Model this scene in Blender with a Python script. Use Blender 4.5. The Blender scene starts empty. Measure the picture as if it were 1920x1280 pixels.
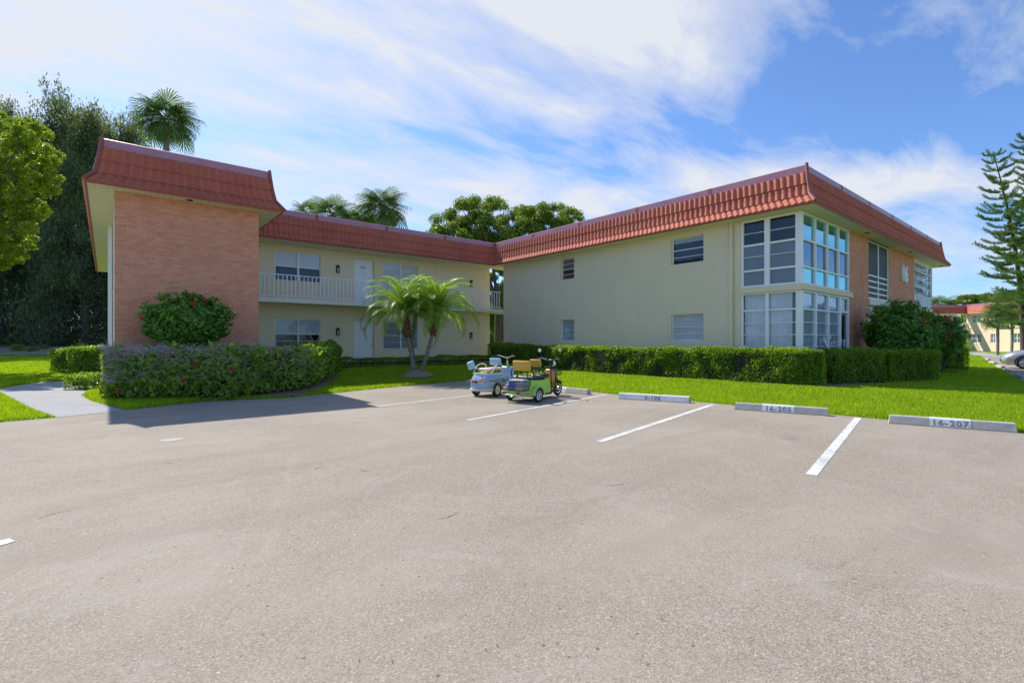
import bpy, math, random
import numpy as np
from math import radians as R, sin, cos, pi
from mathutils import Matrix, Vector

random.seed(7); rng = np.random.default_rng(7)
S = bpy.context.scene
COL = S.collection

# ---------------------------------------------------------------- camera
YAW, FPX, HC = 0.689, 922.0, 1.4          # heading, focal length in 1920-px units, eye height
cd = bpy.data.cameras.new('camera'); cam = bpy.data.objects.new('camera', cd); COL.objects.link(cam)
cd.sensor_width = 36; cd.lens = 36 * FPX / 1920; cd.clip_start = .05; cd.clip_end = 3000
cam.location = (0, 0, HC); cam.rotation_euler = (R(90), 0, -YAW)
S.camera = cam

# ---------------------------------------------------------------- sky, clouds, sun
SUN_EL, SUN_AZ = R(46.0), math.atan2(-.095, 1.0)
w = bpy.data.worlds.new('World'); S.world = w; w.use_nodes = True
nt = w.node_tree; nt.nodes.clear(); N = nt.nodes.new; L = nt.links.new
def mathn(tree, op, a, b=None, c=None, clamp=False):
    n = tree.nodes.new('ShaderNodeMath'); n.operation = op; n.use_clamp = clamp
    for i, v in enumerate((a, b, c)):
        if v is None: continue
        if isinstance(v, (int, float)): n.inputs[i].default_value = v
        else: tree.links.new(v, n.inputs[i])
    return n.outputs[0]
sky = N('ShaderNodeTexSky'); sky.sky_type = 'NISHITA'; sky.sun_disc = False
sky.sun_elevation = SUN_EL; sky.sun_rotation = SUN_AZ; sky.air_density = 1.0; sky.dust_density = .6; sky.ozone_density = 3.0
tc = N('ShaderNodeTexCoord'); sep = N('ShaderNodeSeparateXYZ'); L(tc.outputs['Generated'], sep.inputs[0])
zz = mathn(nt, 'ADD', mathn(nt, 'MAXIMUM', sep.outputs[2], 0.0), .14)
cx = mathn(nt, 'DIVIDE', sep.outputs[0], zz); cy = mathn(nt, 'DIVIDE', sep.outputs[1], zz)
cmb = N('ShaderNodeCombineXYZ'); L(cx, cmb.inputs[0]); L(cy, cmb.inputs[1])
mp = N('ShaderNodeMapping'); mp.inputs['Rotation'].default_value = (0, 0, R(CLOUD_ROT := 28)); mp.inputs['Scale'].default_value = (.55, 1.25, 1)
mp.inputs['Location'].default_value = (3.1, 1.7, 0)
L(cmb.outputs[0], mp.inputs[0])
def noise(tree, vec, scale, detail=8, rough=.55, dist=0., lac=2.):
    n = tree.nodes.new('ShaderNodeTexNoise'); n.inputs['Scale'].default_value = scale; n.inputs['Detail'].default_value = detail
    n.inputs['Roughness'].default_value = rough; n.inputs['Distortion'].default_value = dist; n.inputs['Lacunarity'].default_value = lac
    if vec is not None: tree.links.new(vec, n.inputs['Vector'])
    return n.outputs['Fac']
def ramp(tree, fac, stops, interp='LINEAR'):
    n = tree.nodes.new('ShaderNodeValToRGB'); n.color_ramp.interpolation = interp; e = n.color_ramp.elements
    while len(e) < len(stops): e.new(.5)
    for k, (p, c) in enumerate(stops):
        e[k].position = p; e[k].color = (c, c, c, 1) if isinstance(c, (int, float)) else (*c, 1)
    tree.links.new(fac, n.inputs[0]); return n.outputs[0]
big = noise(nt, mp.outputs[0], .7, 3, .5, .3)
fine = noise(nt, mp.outputs[0], 2.4, 12, .62, .35)
# wide banks of cirrus: soft bodies along their own lines over the cloud plane (cloud-plane coords: east, north)
def bank(x0, y0, x1, y1, wid):
    dx, dy = x1 - x0, y1 - y0; ln = math.hypot(dx, dy); ux, uy = dx / ln, dy / ln
    ax = mathn(nt, 'SUBTRACT', cx, x0); ay = mathn(nt, 'SUBTRACT', cy, y0)
    t = mathn(nt, 'ADD', mathn(nt, 'MULTIPLY', ax, ux), mathn(nt, 'MULTIPLY', ay, uy))
    t = mathn(nt, 'MINIMUM', mathn(nt, 'MAXIMUM', t, 0.), ln)
    ex = mathn(nt, 'SUBTRACT', ax, mathn(nt, 'MULTIPLY', t, ux)); ey = mathn(nt, 'SUBTRACT', ay, mathn(nt, 'MULTIPLY', t, uy))
    d2 = mathn(nt, 'ADD', mathn(nt, 'MULTIPLY', ex, ex), mathn(nt, 'MULTIPLY', ey, ey))
    return mathn(nt, 'POWER', 2.718, mathn(nt, 'MULTIPLY', d2, -1. / (wid * wid)))
def sky_plane(u, v):     # direction through a point of the view -> cloud plane
    t = (u - 960) / FPX; d = Vector((sin(YAW) + t * cos(YAW), cos(YAW) - t * sin(YAW), (640 - v) / FPX)).normalized()
    return d.x / (max(d.z, 0) + .14), d.y / (max(d.z, 0) + .14)
BANKS = [((-300, 60), (1250, 20), .36, 1.0), ((520, 60), (1050, 190), .22, .8), ((1120, 365), (2100, 330), .26, .95),
         ((420, 330), (1080, 360), .45, .55), ((1560, 450), (2300, 520), .5, .6), ((150, 150), (700, 170), .3, .7)]
tot = None
for a, b, wd, k in BANKS:
    g = mathn(nt, 'MULTIPLY', bank(*sky_plane(*a), *sky_plane(*b), wd), k)
    tot = g if tot is None else mathn(nt, 'MAXIMUM', tot, g)
dens = mathn(nt, 'ADD', mathn(nt, 'MULTIPLY', tot, .30), mathn(nt, 'ADD', mathn(nt, 'MULTIPLY', big, .35), mathn(nt, 'MULTIPLY', fine, 1.0)))
cl = ramp(nt, dens, [(.68, 0.), (.80, .40), (.92, .70), (1.08, .97)], 'LINEAR')
low = ramp(nt, sep.outputs[2], [(-.02, 0.), (.06, .55), (.16, 1.)])
cl = mathn(nt, 'MULTIPLY', cl, low)
mixc = N('ShaderNodeMixRGB'); L(cl, mixc.inputs[0])
skm = N('ShaderNodeMixRGB'); skm.blend_type = 'MULTIPLY'; skm.inputs[0].default_value = 1; L(sky.outputs[0], skm.inputs[1]); skm.inputs[2].default_value = (.44, .56, .73, 1)
L(skm.outputs[0], mixc.inputs[1]); mixc.inputs[2].default_value = (3.0, 3.1, 3.35, 1)
bg = N('ShaderNodeBackground'); bg.inputs[1].default_value = .138; L(mixc.outputs[0], bg.inputs[0])
wo = N('ShaderNodeOutputWorld'); L(bg.outputs[0], wo.inputs[0])

sl = bpy.data.lights.new('sun', 'SUN'); sl.energy = 2.9; sl.angle = R(.53); sl.color = (1, .95, .86)
sun = bpy.data.objects.new('sun', sl); COL.objects.link(sun)
SD = Vector((sin(SUN_AZ) * cos(SUN_EL), cos(SUN_AZ) * cos(SUN_EL), sin(SUN_EL)))
sun.rotation_euler = SD.to_track_quat('Z', 'Y').to_euler(); sun.location = (0, 30, 40)
vs = S.view_settings; vs.view_transform = 'Standard'; vs.look = 'None'; vs.gamma = 1; vs.exposure = .95; vs.use_curve_mapping = False
S.render.engine = 'CYCLES'; S.cycles.use_denoising = True
S.cycles.max_bounces = 7; S.cycles.diffuse_bounces = 4; S.cycles.glossy_bounces = 3; S.cycles.transparent_max_bounces = 10; S.cycles.transmission_bounces = 4
S.cycles.sample_clamp_indirect = 6

# ---------------------------------------------------------------- geometry of the view (to read real positions off it)
SY, CY = sin(YAW), cos(YAW)
def ray(u):
    t = (u - 960) / FPX; return SY + t * CY, CY - t * SY
def gp(u, v, z=0.):          # ground point seen at (u, v)
    d = (HC - z) * FPX / (v - 640.); rx, ry = ray(u); return (rx * d, ry * d)
def dp(u, d):                # point at depth d
    rx, ry = ray(u); return (rx * d, ry * d)
def zat(v, d): return HC + (640 - v) * d / FPX

# ---------------------------------------------------------------- object helpers
WM = {}
def link(name, data, parent=None, M=None):
    o = bpy.data.objects.new(name, data); COL.objects.link(o)
    M = M if M is not None else Matrix()
    if parent is not None:
        o.parent = parent; o.matrix_parent_inverse = WM[parent.name].inverted()
    o.matrix_basis = M; WM[o.name] = M.copy(); return o
def T(x, y, z): return Matrix.Translation((x, y, z))
def RZ(a): return Matrix.Rotation(a, 4, 'Z')
def RX(a): return Matrix.Rotation(a, 4, 'X')
def RY(a): return Matrix.Rotation(a, 4, 'Y')
def tag(o, label=None, cat=None, group=None, kind=None):
    if label: o['label'] = label
    if cat: o['category'] = cat
    if group: o['group'] = group
    if kind: o['kind'] = kind
    return o
def empty(name, loc, label=None, cat=None, group=None, rz=0):
    o = link(name, None, None, T(*loc) @ RZ(rz)); o.empty_display_size = .3
    return tag(o, label, cat, group)
def copy_tree(src, M, label=None, group=None):
    def rec(o, par):
        c = o.copy(); COL.objects.link(c)
        if par is not None: c.parent = par
        else: c.matrix_basis = M
        WM[c.name] = c.matrix_basis.copy()
        for ch in list(o.children): rec(ch, c)
        return c
    r = rec(src, None)
    if label: r['label'] = label
    if group: r['group'] = group
    return r

class MB:
    def __init__(s): s.v = []; s.f = []; s.sm = False
    def add(s, vs, fs):
        b = len(s.v); s.v += [tuple(p) for p in vs]; s.f += [tuple(i + b for i in f) for f in fs]; return s
    def box(s, x0, x1, y0, y1, z0, z1, M=None):
        c = [(x0, y0, z0), (x1, y0, z0), (x1, y1, z0), (x0, y1, z0), (x0, y0, z1), (x1, y0, z1), (x1, y1, z1), (x0, y1, z1)]
        if M is not None: c = [M @ Vector(p) for p in c]
        return s.add(c, [(0, 3, 2, 1), (4, 5, 6, 7), (0, 1, 5, 4), (1, 2, 6, 5), (2, 3, 7, 6), (3, 0, 4, 7)])
    def bbox(s, x0, x1, y0, y1, z0, z1, b=.01, M=None):     # box with chamfered edges
        c = []
        for (x, sx) in ((x0, 1), (x1, -1)):
            for (y, sy) in ((y0, 1), (y1, -1)):
                for (z, sz) in ((z0, 1), (z1, -1)):
                    c += [(x, y + sy * b, z + sz * b), (x + sx * b, y, z + sz * b), (x + sx * b, y + sy * b, z)]
        if M is not None: c = [tuple(M @ Vector(p)) for p in c]
        def I(i, j, k, a): return ((i * 2 + j) * 2 + k) * 3 + a
        F = []
        F += [(I(0,0,0,0), I(0,0,1,0), I(0,1,1,0), I(0,1,0,0)), (I(1,0,0,0), I(1,1,0,0), I(1,1,1,0), I(1,0,1,0))]
        F += [(I(0,0,0,1), I(1,0,0,1), I(1,0,1,1), I(0,0,1,1)), (I(0,1,0,1), I(0,1,1,1), I(1,1,1,1), I(1,1,0,1))]
        F += [(I(0,0,0,2), I(0,1,0,2), I(1,1,0,2), I(1,0,0,2)), (I(0,0,1,2), I(1,0,1,2), I(1,1,1,2), I(0,1,1,2))]
        for i in (0, 1):
            for j in (0, 1): F.append((I(i,j,0,0), I(i,j,0,1), I(i,j,1,1), I(i,j,1,0)))
            for k in (0, 1): F.append((I(i,0,k,0), I(i,0,k,2), I(i,1,k,2), I(i,1,k,0)))
        for j in (0, 1):
            for k in (0, 1): F.append((I(0,j,k,1), I(0,j,k,2), I(1,j,k,2), I(1,j,k,1)))
        for i in (0, 1):
            for j in (0, 1):
                for k in (0, 1): F.append((I(i,j,k,0), I(i,j,k,1), I(i,j,k,2)))
        s.add(c, F); s.fix = True; return s
    def tube(s, pts, r, n=8, caps=True):
        pts = [Vector(p) for p in pts]; m = len(pts); rr = r if isinstance(r, (list, tuple)) else [r] * m
        b = len(s.v); prev = None
        for i, p in enumerate(pts):
            t = (pts[min(i + 1, m - 1)] - pts[max(i - 1, 0)]).normalized()
            if prev is None: a = t.orthogonal().normalized()
            else:
                a = prev - t * prev.dot(t)
                a = a.normalized() if a.length > 1e-6 else t.orthogonal().normalized()
            prev = a; c = t.cross(a)
            for k in range(n):
                q = p + (a * cos(2 * pi * k / n) + c * sin(2 * pi * k / n)) * rr[i]; s.v.append(tuple(q))
        for i in range(m - 1):
            for k in range(n):
                s.f.append((b + i * n + k, b + i * n + (k + 1) % n, b + (i + 1) * n + (k + 1) % n, b + (i + 1) * n + k))
        if caps:
            s.f.append(tuple(b + k for k in range(n))[::-1]); s.f.append(tuple(b + (m - 1) * n + k for k in range(n)))
        return s
    def lathe(s, prof, n=24, M=None, close=False):       # prof: (r, z) about local z
        b = len(s.v); m = len(prof)
        for (r, z) in prof:
            for k in range(n):
                p = Vector((r * cos(2 * pi * k / n), r * sin(2 * pi * k / n), z))
                s.v.append(tuple(M @ p if M is not None else p))
        for i in range(m if close else m - 1):
            for k in range(n):
                j = (i + 1) % m
                s.f.append((b + i * n + k, b + i * n + (k + 1) % n, b + j * n + (k + 1) % n, b + j * n + k))
        return s
    def prism(s, poly, z0, z1, M=None):                  # poly in local xy
        n = len(poly); c = [(x, y, z0) for x, y in poly] + [(x, y, z1) for x, y in poly]
        if M is not None: c = [M @ Vector(p) for p in c]
        return s.add(c, [tuple(range(n))[::-1], tuple(range(n, 2 * n))] + [(i, (i + 1) % n, n + (i + 1) % n, n + i) for i in range(n)])
    def mesh(s, mat=None, smooth=False, name='mesh', auto=None):
        me = bpy.data.meshes.new(name); me.from_pydata(s.v, [], s.f)
        if getattr(s, 'fix', False):
            import bmesh
            bm = bmesh.new(); bm.from_mesh(me); bmesh.ops.recalc_face_normals(bm, faces=bm.faces); bm.to_mesh(me); bm.free()
        if mat: me.materials.append(mat)
        if smooth:
            me.polygons.foreach_set('use_smooth', [True] * len(me.polygons))
            if auto: me.set_sharp_from_angle(angle=R(auto))
        me.update(); return me
    def build(s, name, mat, parent=None, M=None, smooth=False, auto=40):
        return link(name, s.mesh(mat, smooth, name, auto), parent, M)
def npmesh(name, V, F, mat=None, smooth=False):          # V (n,3), F (m,k) equal-sized faces
    me = bpy.data.meshes.new(name); V = np.asarray(V, np.float32); F = np.asarray(F, np.int32)
    k = F.shape[1]; me.vertices.add(len(V)); me.vertices.foreach_set('co', V.ravel())
    me.loops.add(F.size); me.loops.foreach_set('vertex_index', F.ravel())
    me.polygons.add(len(F)); me.polygons.foreach_set('loop_start', np.arange(0, F.size, k, dtype=np.int32))
    try: me.polygons.foreach_set('loop_total', np.full(len(F), k, np.int32))
    except Exception: pass
    if smooth: me.polygons.foreach_set('use_smooth', np.ones(len(F), bool))
    me.update(calc_edges=True)
    if mat: me.materials.append(mat)
    return me

# ---------------------------------------------------------------- materials
def newmat(name):
    m = bpy.data.materials.new(name); m.use_nodes = True; t = m.node_tree; b = t.nodes['Principled BSDF']; return m, t, b
def mixcol(t, fac, a, b, mode='MIX'):
    n = t.nodes.new('ShaderNodeMixRGB'); n.blend_type = mode
    for i, v in enumerate((fac, a, b)):
        if isinstance(v, (int, float)): n.inputs[i].default_value = v
        elif isinstance(v, tuple): n.inputs[i].default_value = (*v, 1)
        else: t.links.new(v, n.inputs[i])
    return n.outputs[0]
def pos(t, scale=(1, 1, 1), rot=(0, 0, 0), obj=False):
    if obj: src = t.nodes.new('ShaderNodeTexCoord').outputs['Object']
    else: src = t.nodes.new('ShaderNodeNewGeometry').outputs['Position']
    m = t.nodes.new('ShaderNodeMapping'); m.inputs['Scale'].default_value = scale; m.inputs['Rotation'].default_value = rot
    t.links.new(src, m.inputs[0]); return m.outputs[0]
def bump(t, b, h, strength=.3, dist=.01):
    n = t.nodes.new('ShaderNodeBump'); n.inputs['Strength'].default_value = strength; n.inputs['Distance'].default_value = dist
    t.links.new(h, n.inputs['Height']); t.links.new(n.outputs[0], b.inputs['Normal'])
def mat_plain(name, col, rough=.6, metal=0, var=.08, scale=3., bmp=0, bscale=60, spec=.5, coat=0):
    m, t, b = newmat(name); p = pos(t, obj=False)
    n = noise(t, p, scale, 5, .6)
    dark = tuple(c * (1 - var) for c in col); lite = tuple(min(1, c * (1 + var)) for c in col)
    t.links.new(mixcol(t, ramp(t, n, [(.3, 0.), (.7, 1.)]), dark, lite), b.inputs['Base Color'])
    b.inputs['Roughness'].default_value = rough; b.inputs['Metallic'].default_value = metal
    b.inputs['Specular IOR Level'].default_value = spec
    if coat: b.inputs['Coat Weight'].default_value = coat
    if bmp: bump(t, b, noise(t, p, bscale, 4, .6), bmp, .004)
    return m
def mat_stucco(name, col, dirt=.12):
    m, t, b = newmat(name); p = pos(t)
    n = noise(t, p, .8, 6, .6); s = noise(t, pos(t, (6, 6, .35)), 1.2, 5, .6)
    c = mixcol(t, ramp(t, n, [(.3, 0.), (.75, 1.)]), tuple(x * (1 - dirt) for x in col), col)
    c = mixcol(t, mathn(t, 'MULTIPLY', ramp(t, s, [(.54, 0.), (.8, 1.)]), .15), c, (.42, .39, .32))
    t.links.new(c, b.inputs['Base Color']); b.inputs['Roughness'].default_value = .9; b.inputs['Specular IOR Level'].default_value = .2
    bump(t, b, mathn(t, 'ADD', noise(t, p, 45, 5, .7), mathn(t, 'MULTIPLY', noise(t, p, 7, 3, .5), 1.2)), .5, .008)
    return m
def leafmat(name, c1, c2, c3=None, trans=.45, rough=.42, spec=.35, tl=(1.2, 1.25, .5)):
    m, t, b = newmat(name)
    g = t.nodes.new('ShaderNodeNewGeometry'); rnd = g.outputs['Random Per Island']
    n = noise(t, g.outputs['Position'], 1.3, 4, .6)
    f = mathn(t, 'ADD', mathn(t, 'MULTIPLY', rnd, .6), mathn(t, 'MULTIPLY', n, .4))
    stops = [(.15, c1), (.7, c2)] + ([(.93, c3)] if c3 else [])
    c = ramp(t, f, stops); t.links.new(c, b.inputs['Base Color'])
    b.inputs['Roughness'].default_value = rough; b.inputs['Specular IOR Level'].default_value = spec
    tr = t.nodes.new('ShaderNodeBsdfTranslucent'); t.links.new(mixcol(t, 1., c, tl, 'MULTIPLY'), tr.inputs[0])
    mx = t.nodes.new('ShaderNodeMixShader'); mx.inputs[0].default_value = trans
    t.links.new(b.outputs[0], mx.inputs[1]); t.links.new(tr.outputs[0], mx.inputs[2])
    t.links.new(mx.outputs[0], t.nodes['Material Output'].inputs[0]); return m
def mat_asphalt():
    m, t, b = newmat('bleached_asphalt'); p = pos(t)
    agg = t.nodes.new('ShaderNodeTexVoronoi'); agg.inputs['Scale'].default_value = 150; t.links.new(p, agg.inputs['Vector'])
    sp = t.nodes.new('ShaderNodeSeparateColor'); t.links.new(agg.outputs['Color'], sp.inputs[0])
    agc = ramp(t, sp.outputs[0], [(0., (.19, .158, .122)), (.3, (.278, .237, .184)), (.75, (.338, .290, .228)), (.96, (.42, .368, .285)), (1., (.54, .48, .38))])
    blotch = noise(t, p, .35, 6, .62, .4); fine = noise(t, p, 2.6, 6, .65)
    streak = noise(t, pos(t, (.35, 1.6, 1), (0, 0, R(-38))), .8, 5, .6, .5)
    c = mixcol(t, mathn(t, 'MULTIPLY', ramp(t, blotch, [(.42, 0.), (.62, 1.)]), .55), agc, (.40, .345, .275))
    c = mixcol(t, mathn(t, 'MULTIPLY', ramp(t, streak, [(.5, 0.), (.72, 1.)]), .42), c, (.24, .20, .156))
    c = mixcol(t, mathn(t, 'MULTIPLY', ramp(t, fine, [(.55, 0.), (.75, 1.)]), .20), c, (.43, .385, .33))
    ov = noise(t, pos(t, (.9, .9, 1)), .55, 4, .55, 1.2); rings = ramp(t, ov, [(.485, 0.), (.5, 1.), (.515, 0.)])
    c = mixcol(t, mathn(t, 'MULTIPLY', rings, .16), c, (.46, .42, .37))
    spots = noise(t, p, 1.1, 3, .5); c = mixcol(t, mathn(t, 'MULTIPLY', ramp(t, spots, [(.70, 0.), (.76, 1.)]), .35), c, (.12, .10, .085))
    peb = t.nodes.new('ShaderNodeTexVoronoi'); peb.inputs['Scale'].default_value = 23; t.links.new(p, peb.inputs['Vector'])
    ps = t.nodes.new('ShaderNodeSeparateColor'); t.links.new(peb.outputs['Color'], ps.inputs[0])
    pk = mathn(t, 'MULTIPLY', ramp(t, ps.outputs[1], [(.955, 0.), (.965, 1.)]), ramp(t, peb.outputs['Distance'], [(.16, 1.), (.24, 0.)]))
    c = mixcol(t, mathn(t, 'MULTIPLY', pk, .7), c, mixcol(t, ramp(t, ps.outputs[2], [(.5, 0.), (.52, 1.)]), (.07, .055, .045), (.66, .62, .55)))
    # thin cracks
    vc = t.nodes.new('ShaderNodeTexVoronoi'); vc.feature = 'DISTANCE_TO_EDGE'; vc.inputs['Scale'].default_value = .17
    wp = t.nodes.new('ShaderNodeVectorMath'); wp.operation = 'ADD'; nn = t.nodes.new('ShaderNodeTexNoise'); nn.inputs['Scale'].default_value = 1.6; nn.inputs['Detail'].default_value = 6
    t.links.new(p, nn.inputs['Vector']); t.links.new(p, wp.inputs[0]); t.links.new(nn.outputs['Color'], wp.inputs[1]); t.links.new(wp.outputs[0], vc.inputs['Vector'])
    ck = ramp(t, vc.outputs['Distance'], [(.0, 1.), (.0016, .6), (.0035, 0.)])
    ck = mathn(t, 'MULTIPLY', ck, ramp(t, noise(t, p, .5, 3), [(.56, 0.), (.64, 1.)]))
    c = mixcol(t, mathn(t, 'MULTIPLY', ck, .0), c, (.05, .045, .04))
    t.links.new(c, b.inputs['Base Color']); b.inputs['Roughness'].default_value = .86; b.inputs['Specular IOR Level'].default_value = .3
    bump(t, b, agg.outputs['Distance'], .45, .004); return m
def mat_ground():
    m, t, b = newmat('turf_ground'); p = pos(t)
    f = noise(t, p, 5, 7, .7); g = noise(t, p, .35, 4, .6)
    c = mixcol(t, ramp(t, f, [(.3, 0.), (.7, 1.)]), (.09, .17, .012), (.24, .36, .02))
    c = mixcol(t, mathn(t, 'MULTIPLY', ramp(t, g, [(.5, 0.), (.8, 1.)]), .4), c, (.22, .27, .03))
    t.links.new(c, b.inputs['Base Color']); b.inputs['Roughness'].default_value = .9; b.inputs['Specular IOR Level'].default_value = .15
    bump(t, b, noise(t, p, 40, 5, .7), .8, .03); return m
def mat_soil(name, a, bb, scale=14):
    m, t, b = newmat(name); p = pos(t); f = noise(t, p, scale, 8, .75)
    t.links.new(mixcol(t, ramp(t, f, [(.3, 0.), (.7, 1.)]), a, bb), b.inputs['Base Color']); b.inputs['Roughness'].default_value = .95
    bump(t, b, f, .9, .03); return m
def mat_concrete(name, col, stain=.35):
    m, t, b = newmat(name); p = pos(t); f = noise(t, p, 9, 8, .7); g = noise(t, p, 1.1, 5, .6); h = noise(t, p, 90, 3, .6)
    c = mixcol(t, ramp(t, f, [(.3, 0.), (.7, 1.)]), tuple(x * .78 for x in col), col)
    c = mixcol(t, mathn(t, 'MULTIPLY', ramp(t, g, [(.45, 0.), (.75, 1.)]), stain), c, tuple(x * .55 for x in col))
    c = mixcol(t, mathn(t, 'MULTIPLY', ramp(t, h, [(.58, 0.), (.7, 1.)]), .35), c, tuple(x * .4 for x in col))
    t.links.new(c, b.inputs['Base Color']); b.inputs['Roughness'].default_value = .9; bump(t, b, mathn(t, 'ADD', f, h), .5, .006); return m
def mat_paint_worn(name, col, under=(.25, .23, .21)):
    m, t, b = newmat(name); p = pos(t); f = noise(t, p, 22, 8, .8); g = noise(t, p, 130, 3, .6); k = noise(t, p, 2.2, 3, .6)
    wr = mathn(t, 'ADD', mathn(t, 'MULTIPLY', f, .6), mathn(t, 'ADD', mathn(t, 'MULTIPLY', g, .25), mathn(t, 'MULTIPLY', k, .25)))
    t.links.new(mixcol(t, ramp(t, wr, [(.50, 0.), (.66, .85)]), col, under), b.inputs['Base Color']); b.inputs['Roughness'].default_value = .8; return m
def mat_brick(name, axis):
    # one tone per brick from its own cell on the wall
    m, t, b = newmat(name); g = t.nodes.new('ShaderNodeNewGeometry'); sp = t.nodes.new('ShaderNodeSeparateXYZ'); t.links.new(g.outputs['Position'], sp.inputs[0])
    row = mathn(t, 'FLOOR', mathn(t, 'DIVIDE', mathn(t, 'SUBTRACT', sp.outputs[2], BR_Z0), BR_H))
    off = mathn(t, 'MULTIPLY', mathn(t, 'MODULO', row, 2.), .5)
    colx = mathn(t, 'FLOOR', mathn(t, 'ADD', mathn(t, 'DIVIDE', sp.outputs[axis], BR_L), off))
    cb = t.nodes.new('ShaderNodeCombineXYZ'); t.links.new(colx, cb.inputs[0]); t.links.new(row, cb.inputs[1])
    wn = t.nodes.new('ShaderNodeTexWhiteNoise'); wn.noise_dimensions = '2D'; t.links.new(cb.outputs[0], wn.inputs['Vector'])
    p = g.outputs['Position']; f = noise(t, p, 30, 5, .7); l = noise(t, p, .7, 4, .6)
    c = ramp(t, wn.outputs['Value'], [(0., (.66, .235, .125)), (.5, (.73, .285, .155)), (1., (.77, .34, .205))])
    c = mixcol(t, mathn(t, 'MULTIPLY', ramp(t, f, [(.4, 0.), (.7, 1.)]), .25), c, (.62, .37, .28))
    c = mixcol(t, mathn(t, 'MULTIPLY', ramp(t, l, [(.4, 0.), (.75, 1.)]), .15), c, (.50, .24, .18))
    t.links.new(c, b.inputs['Base Color']); b.inputs['Roughness'].default_value = .88; bump(t, b, f, .4, .004); return m
def mat_glass(name, tint=(.8, .9, 1.), refl=.12, body=.9, fk=.9):
    m, t, b = newmat(name); t.nodes.remove(b)
    gl = t.nodes.new('ShaderNodeBsdfGlossy'); gl.inputs['Color'].default_value = (*tint, 1); gl.inputs['Roughness'].default_value = .02
    tr = t.nodes.new('ShaderNodeBsdfTransparent'); tr.inputs[0].default_value = (body, body, body, 1)
    fr = t.nodes.new('ShaderNodeFresnel'); fr.inputs[0].default_value = 1.5
    fac = mathn(t, 'ADD', mathn(t, 'MULTIPLY', fr.outputs[0], fk), refl, clamp=True)
    bp = t.nodes.new('ShaderNodeBump'); bp.inputs['Strength'].default_value = .12; bp.inputs['Distance'].default_value = .01
    t.links.new(noise(t, pos(t), 2.3, 2, .5), bp.inputs['Height']); t.links.new(bp.outputs[0], gl.inputs['Normal'])
    mx = t.nodes.new('ShaderNodeMixShader'); t.links.new(fac, mx.inputs[0]); t.links.new(tr.outputs[0], mx.inputs[1]); t.links.new(gl.outputs[0], mx.inputs[2])
    t.links.new(mx.outputs[0], t.nodes['Material Output'].inputs[0]); return m
def mat_tile(name):
    m, t, b = newmat(name); p = pos(t); f = noise(t, p, 60, 5, .7); l = noise(t, p, .9, 5, .6); oi = noise(t, pos(t, (5, 5, 5)), 1., 2)
    s = noise(t, pos(t, (9, 9, .6)), 1., 4, .6)
    c = mixcol(t, ramp(t, l, [(.3, 0.), (.7, 1.)]), (.45, .10, .058), (.57, .16, .082))
    c = mixcol(t, mathn(t, 'MULTIPLY', ramp(t, f, [(.45, 0.), (.7, 1.)]), .5), c, (.30, .075, .055))
    c = mixcol(t, mathn(t, 'MULTIPLY', ramp(t, s, [(.5, 0.), (.8, 1.)]), .3), c, (.24, .08, .07))
    c = mixcol(t, mathn(t, 'MULTIPLY', oi, .25), c, (.56, .21, .13))
    t.links.new(c, b.inputs['Base Color']); b.inputs['Roughness'].default_value = .7; b.inputs['Specular IOR Level'].default_value = .35
    bump(t, b, f, .5, .004); return m
BR_L, BR_H, BR_Z0 = .205, .067, .12
M = {}
M['stucco'] = mat_stucco('cream_stucco', (.85, .71, .50), .07)
M['stucco_white'] = mat_stucco('white_stucco', (.84, .79, .64), .06)
M['soffit'] = mat_plain('soffit_vinyl', (.76, .69, .47), .6, var=.05)
M['brick_x'] = mat_brick('pink_brick', 0)
M['mortar'] = mat_plain('pale_mortar', (.82, .56, .42), .95, var=.15, scale=6, bmp=.3)
M['tile'] = mat_tile('stone_coated_tile')
M['flash'] = mat_plain('plum_flashing', (.47, .20, .25), .32, var=.12, scale=2, metal=.0, spec=.6)
M['hip'] = mat_plain('dark_red_trim', (.33, .085, .065), .55, var=.1)
M['white'] = mat_plain('white_aluminium', (.88, .88, .87), .4, var=.03)
M['whitedull'] = mat_plain('white_paint', (.88, .89, .90), .6, var=.05)
M['glass'] = mat_glass('window_glass', (.72, .84, .97), .0, .97, .6)
M['glass_cyan'] = mat_glass('blue_tinted_glass', (.42, .86, .95), .55, .6)
M['screen'] = mat_plain('dark_insect_screen', (.03, .035, .04), .6, var=.1)
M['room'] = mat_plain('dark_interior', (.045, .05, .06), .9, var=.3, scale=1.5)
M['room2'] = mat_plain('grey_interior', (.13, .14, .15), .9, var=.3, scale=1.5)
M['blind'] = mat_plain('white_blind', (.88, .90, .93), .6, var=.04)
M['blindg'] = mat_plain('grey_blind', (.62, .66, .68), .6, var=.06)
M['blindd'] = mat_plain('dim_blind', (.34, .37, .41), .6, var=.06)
M['curtain'] = mat_plain('grey_curtain', (.78, .80, .88), .9, var=.12, scale=4)
M['black'] = mat_plain('black_metal', (.02, .02, .022), .35, var=.1)
M['lampglass'] = mat_plain('frosted_glass', (.5, .52, .5), .15, var=.05)
M['door'] = mat_plain('white_door_paint', (.80, .82, .85), .45, var=.03)
M['brass'] = mat_plain('brass', (.55, .33, .14), .3, metal=.9, var=.1)
M['concrete'] = mat_concrete('deck_concrete', (.62, .60, .54), .1)
M['stopc'] = mat_concrete('wheel_stop_concrete', (.50, .47, .42), .3)
M['pathc'] = mat_concrete('path_concrete', (.40, .39, .40), .3)
M['asphalt'] = mat_asphalt()
M['ground'] = mat_ground()
M['mulch'] = mat_soil('brown_mulch', (.09, .065, .05), (.32, .23, .18), 24)
M['dirt'] = mat_soil('dry_soil', (.16, .13, .10), (.34, .28, .21), 5)
M['line'] = mat_paint_worn('worn_white_line', (.74, .74, .72))
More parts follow.
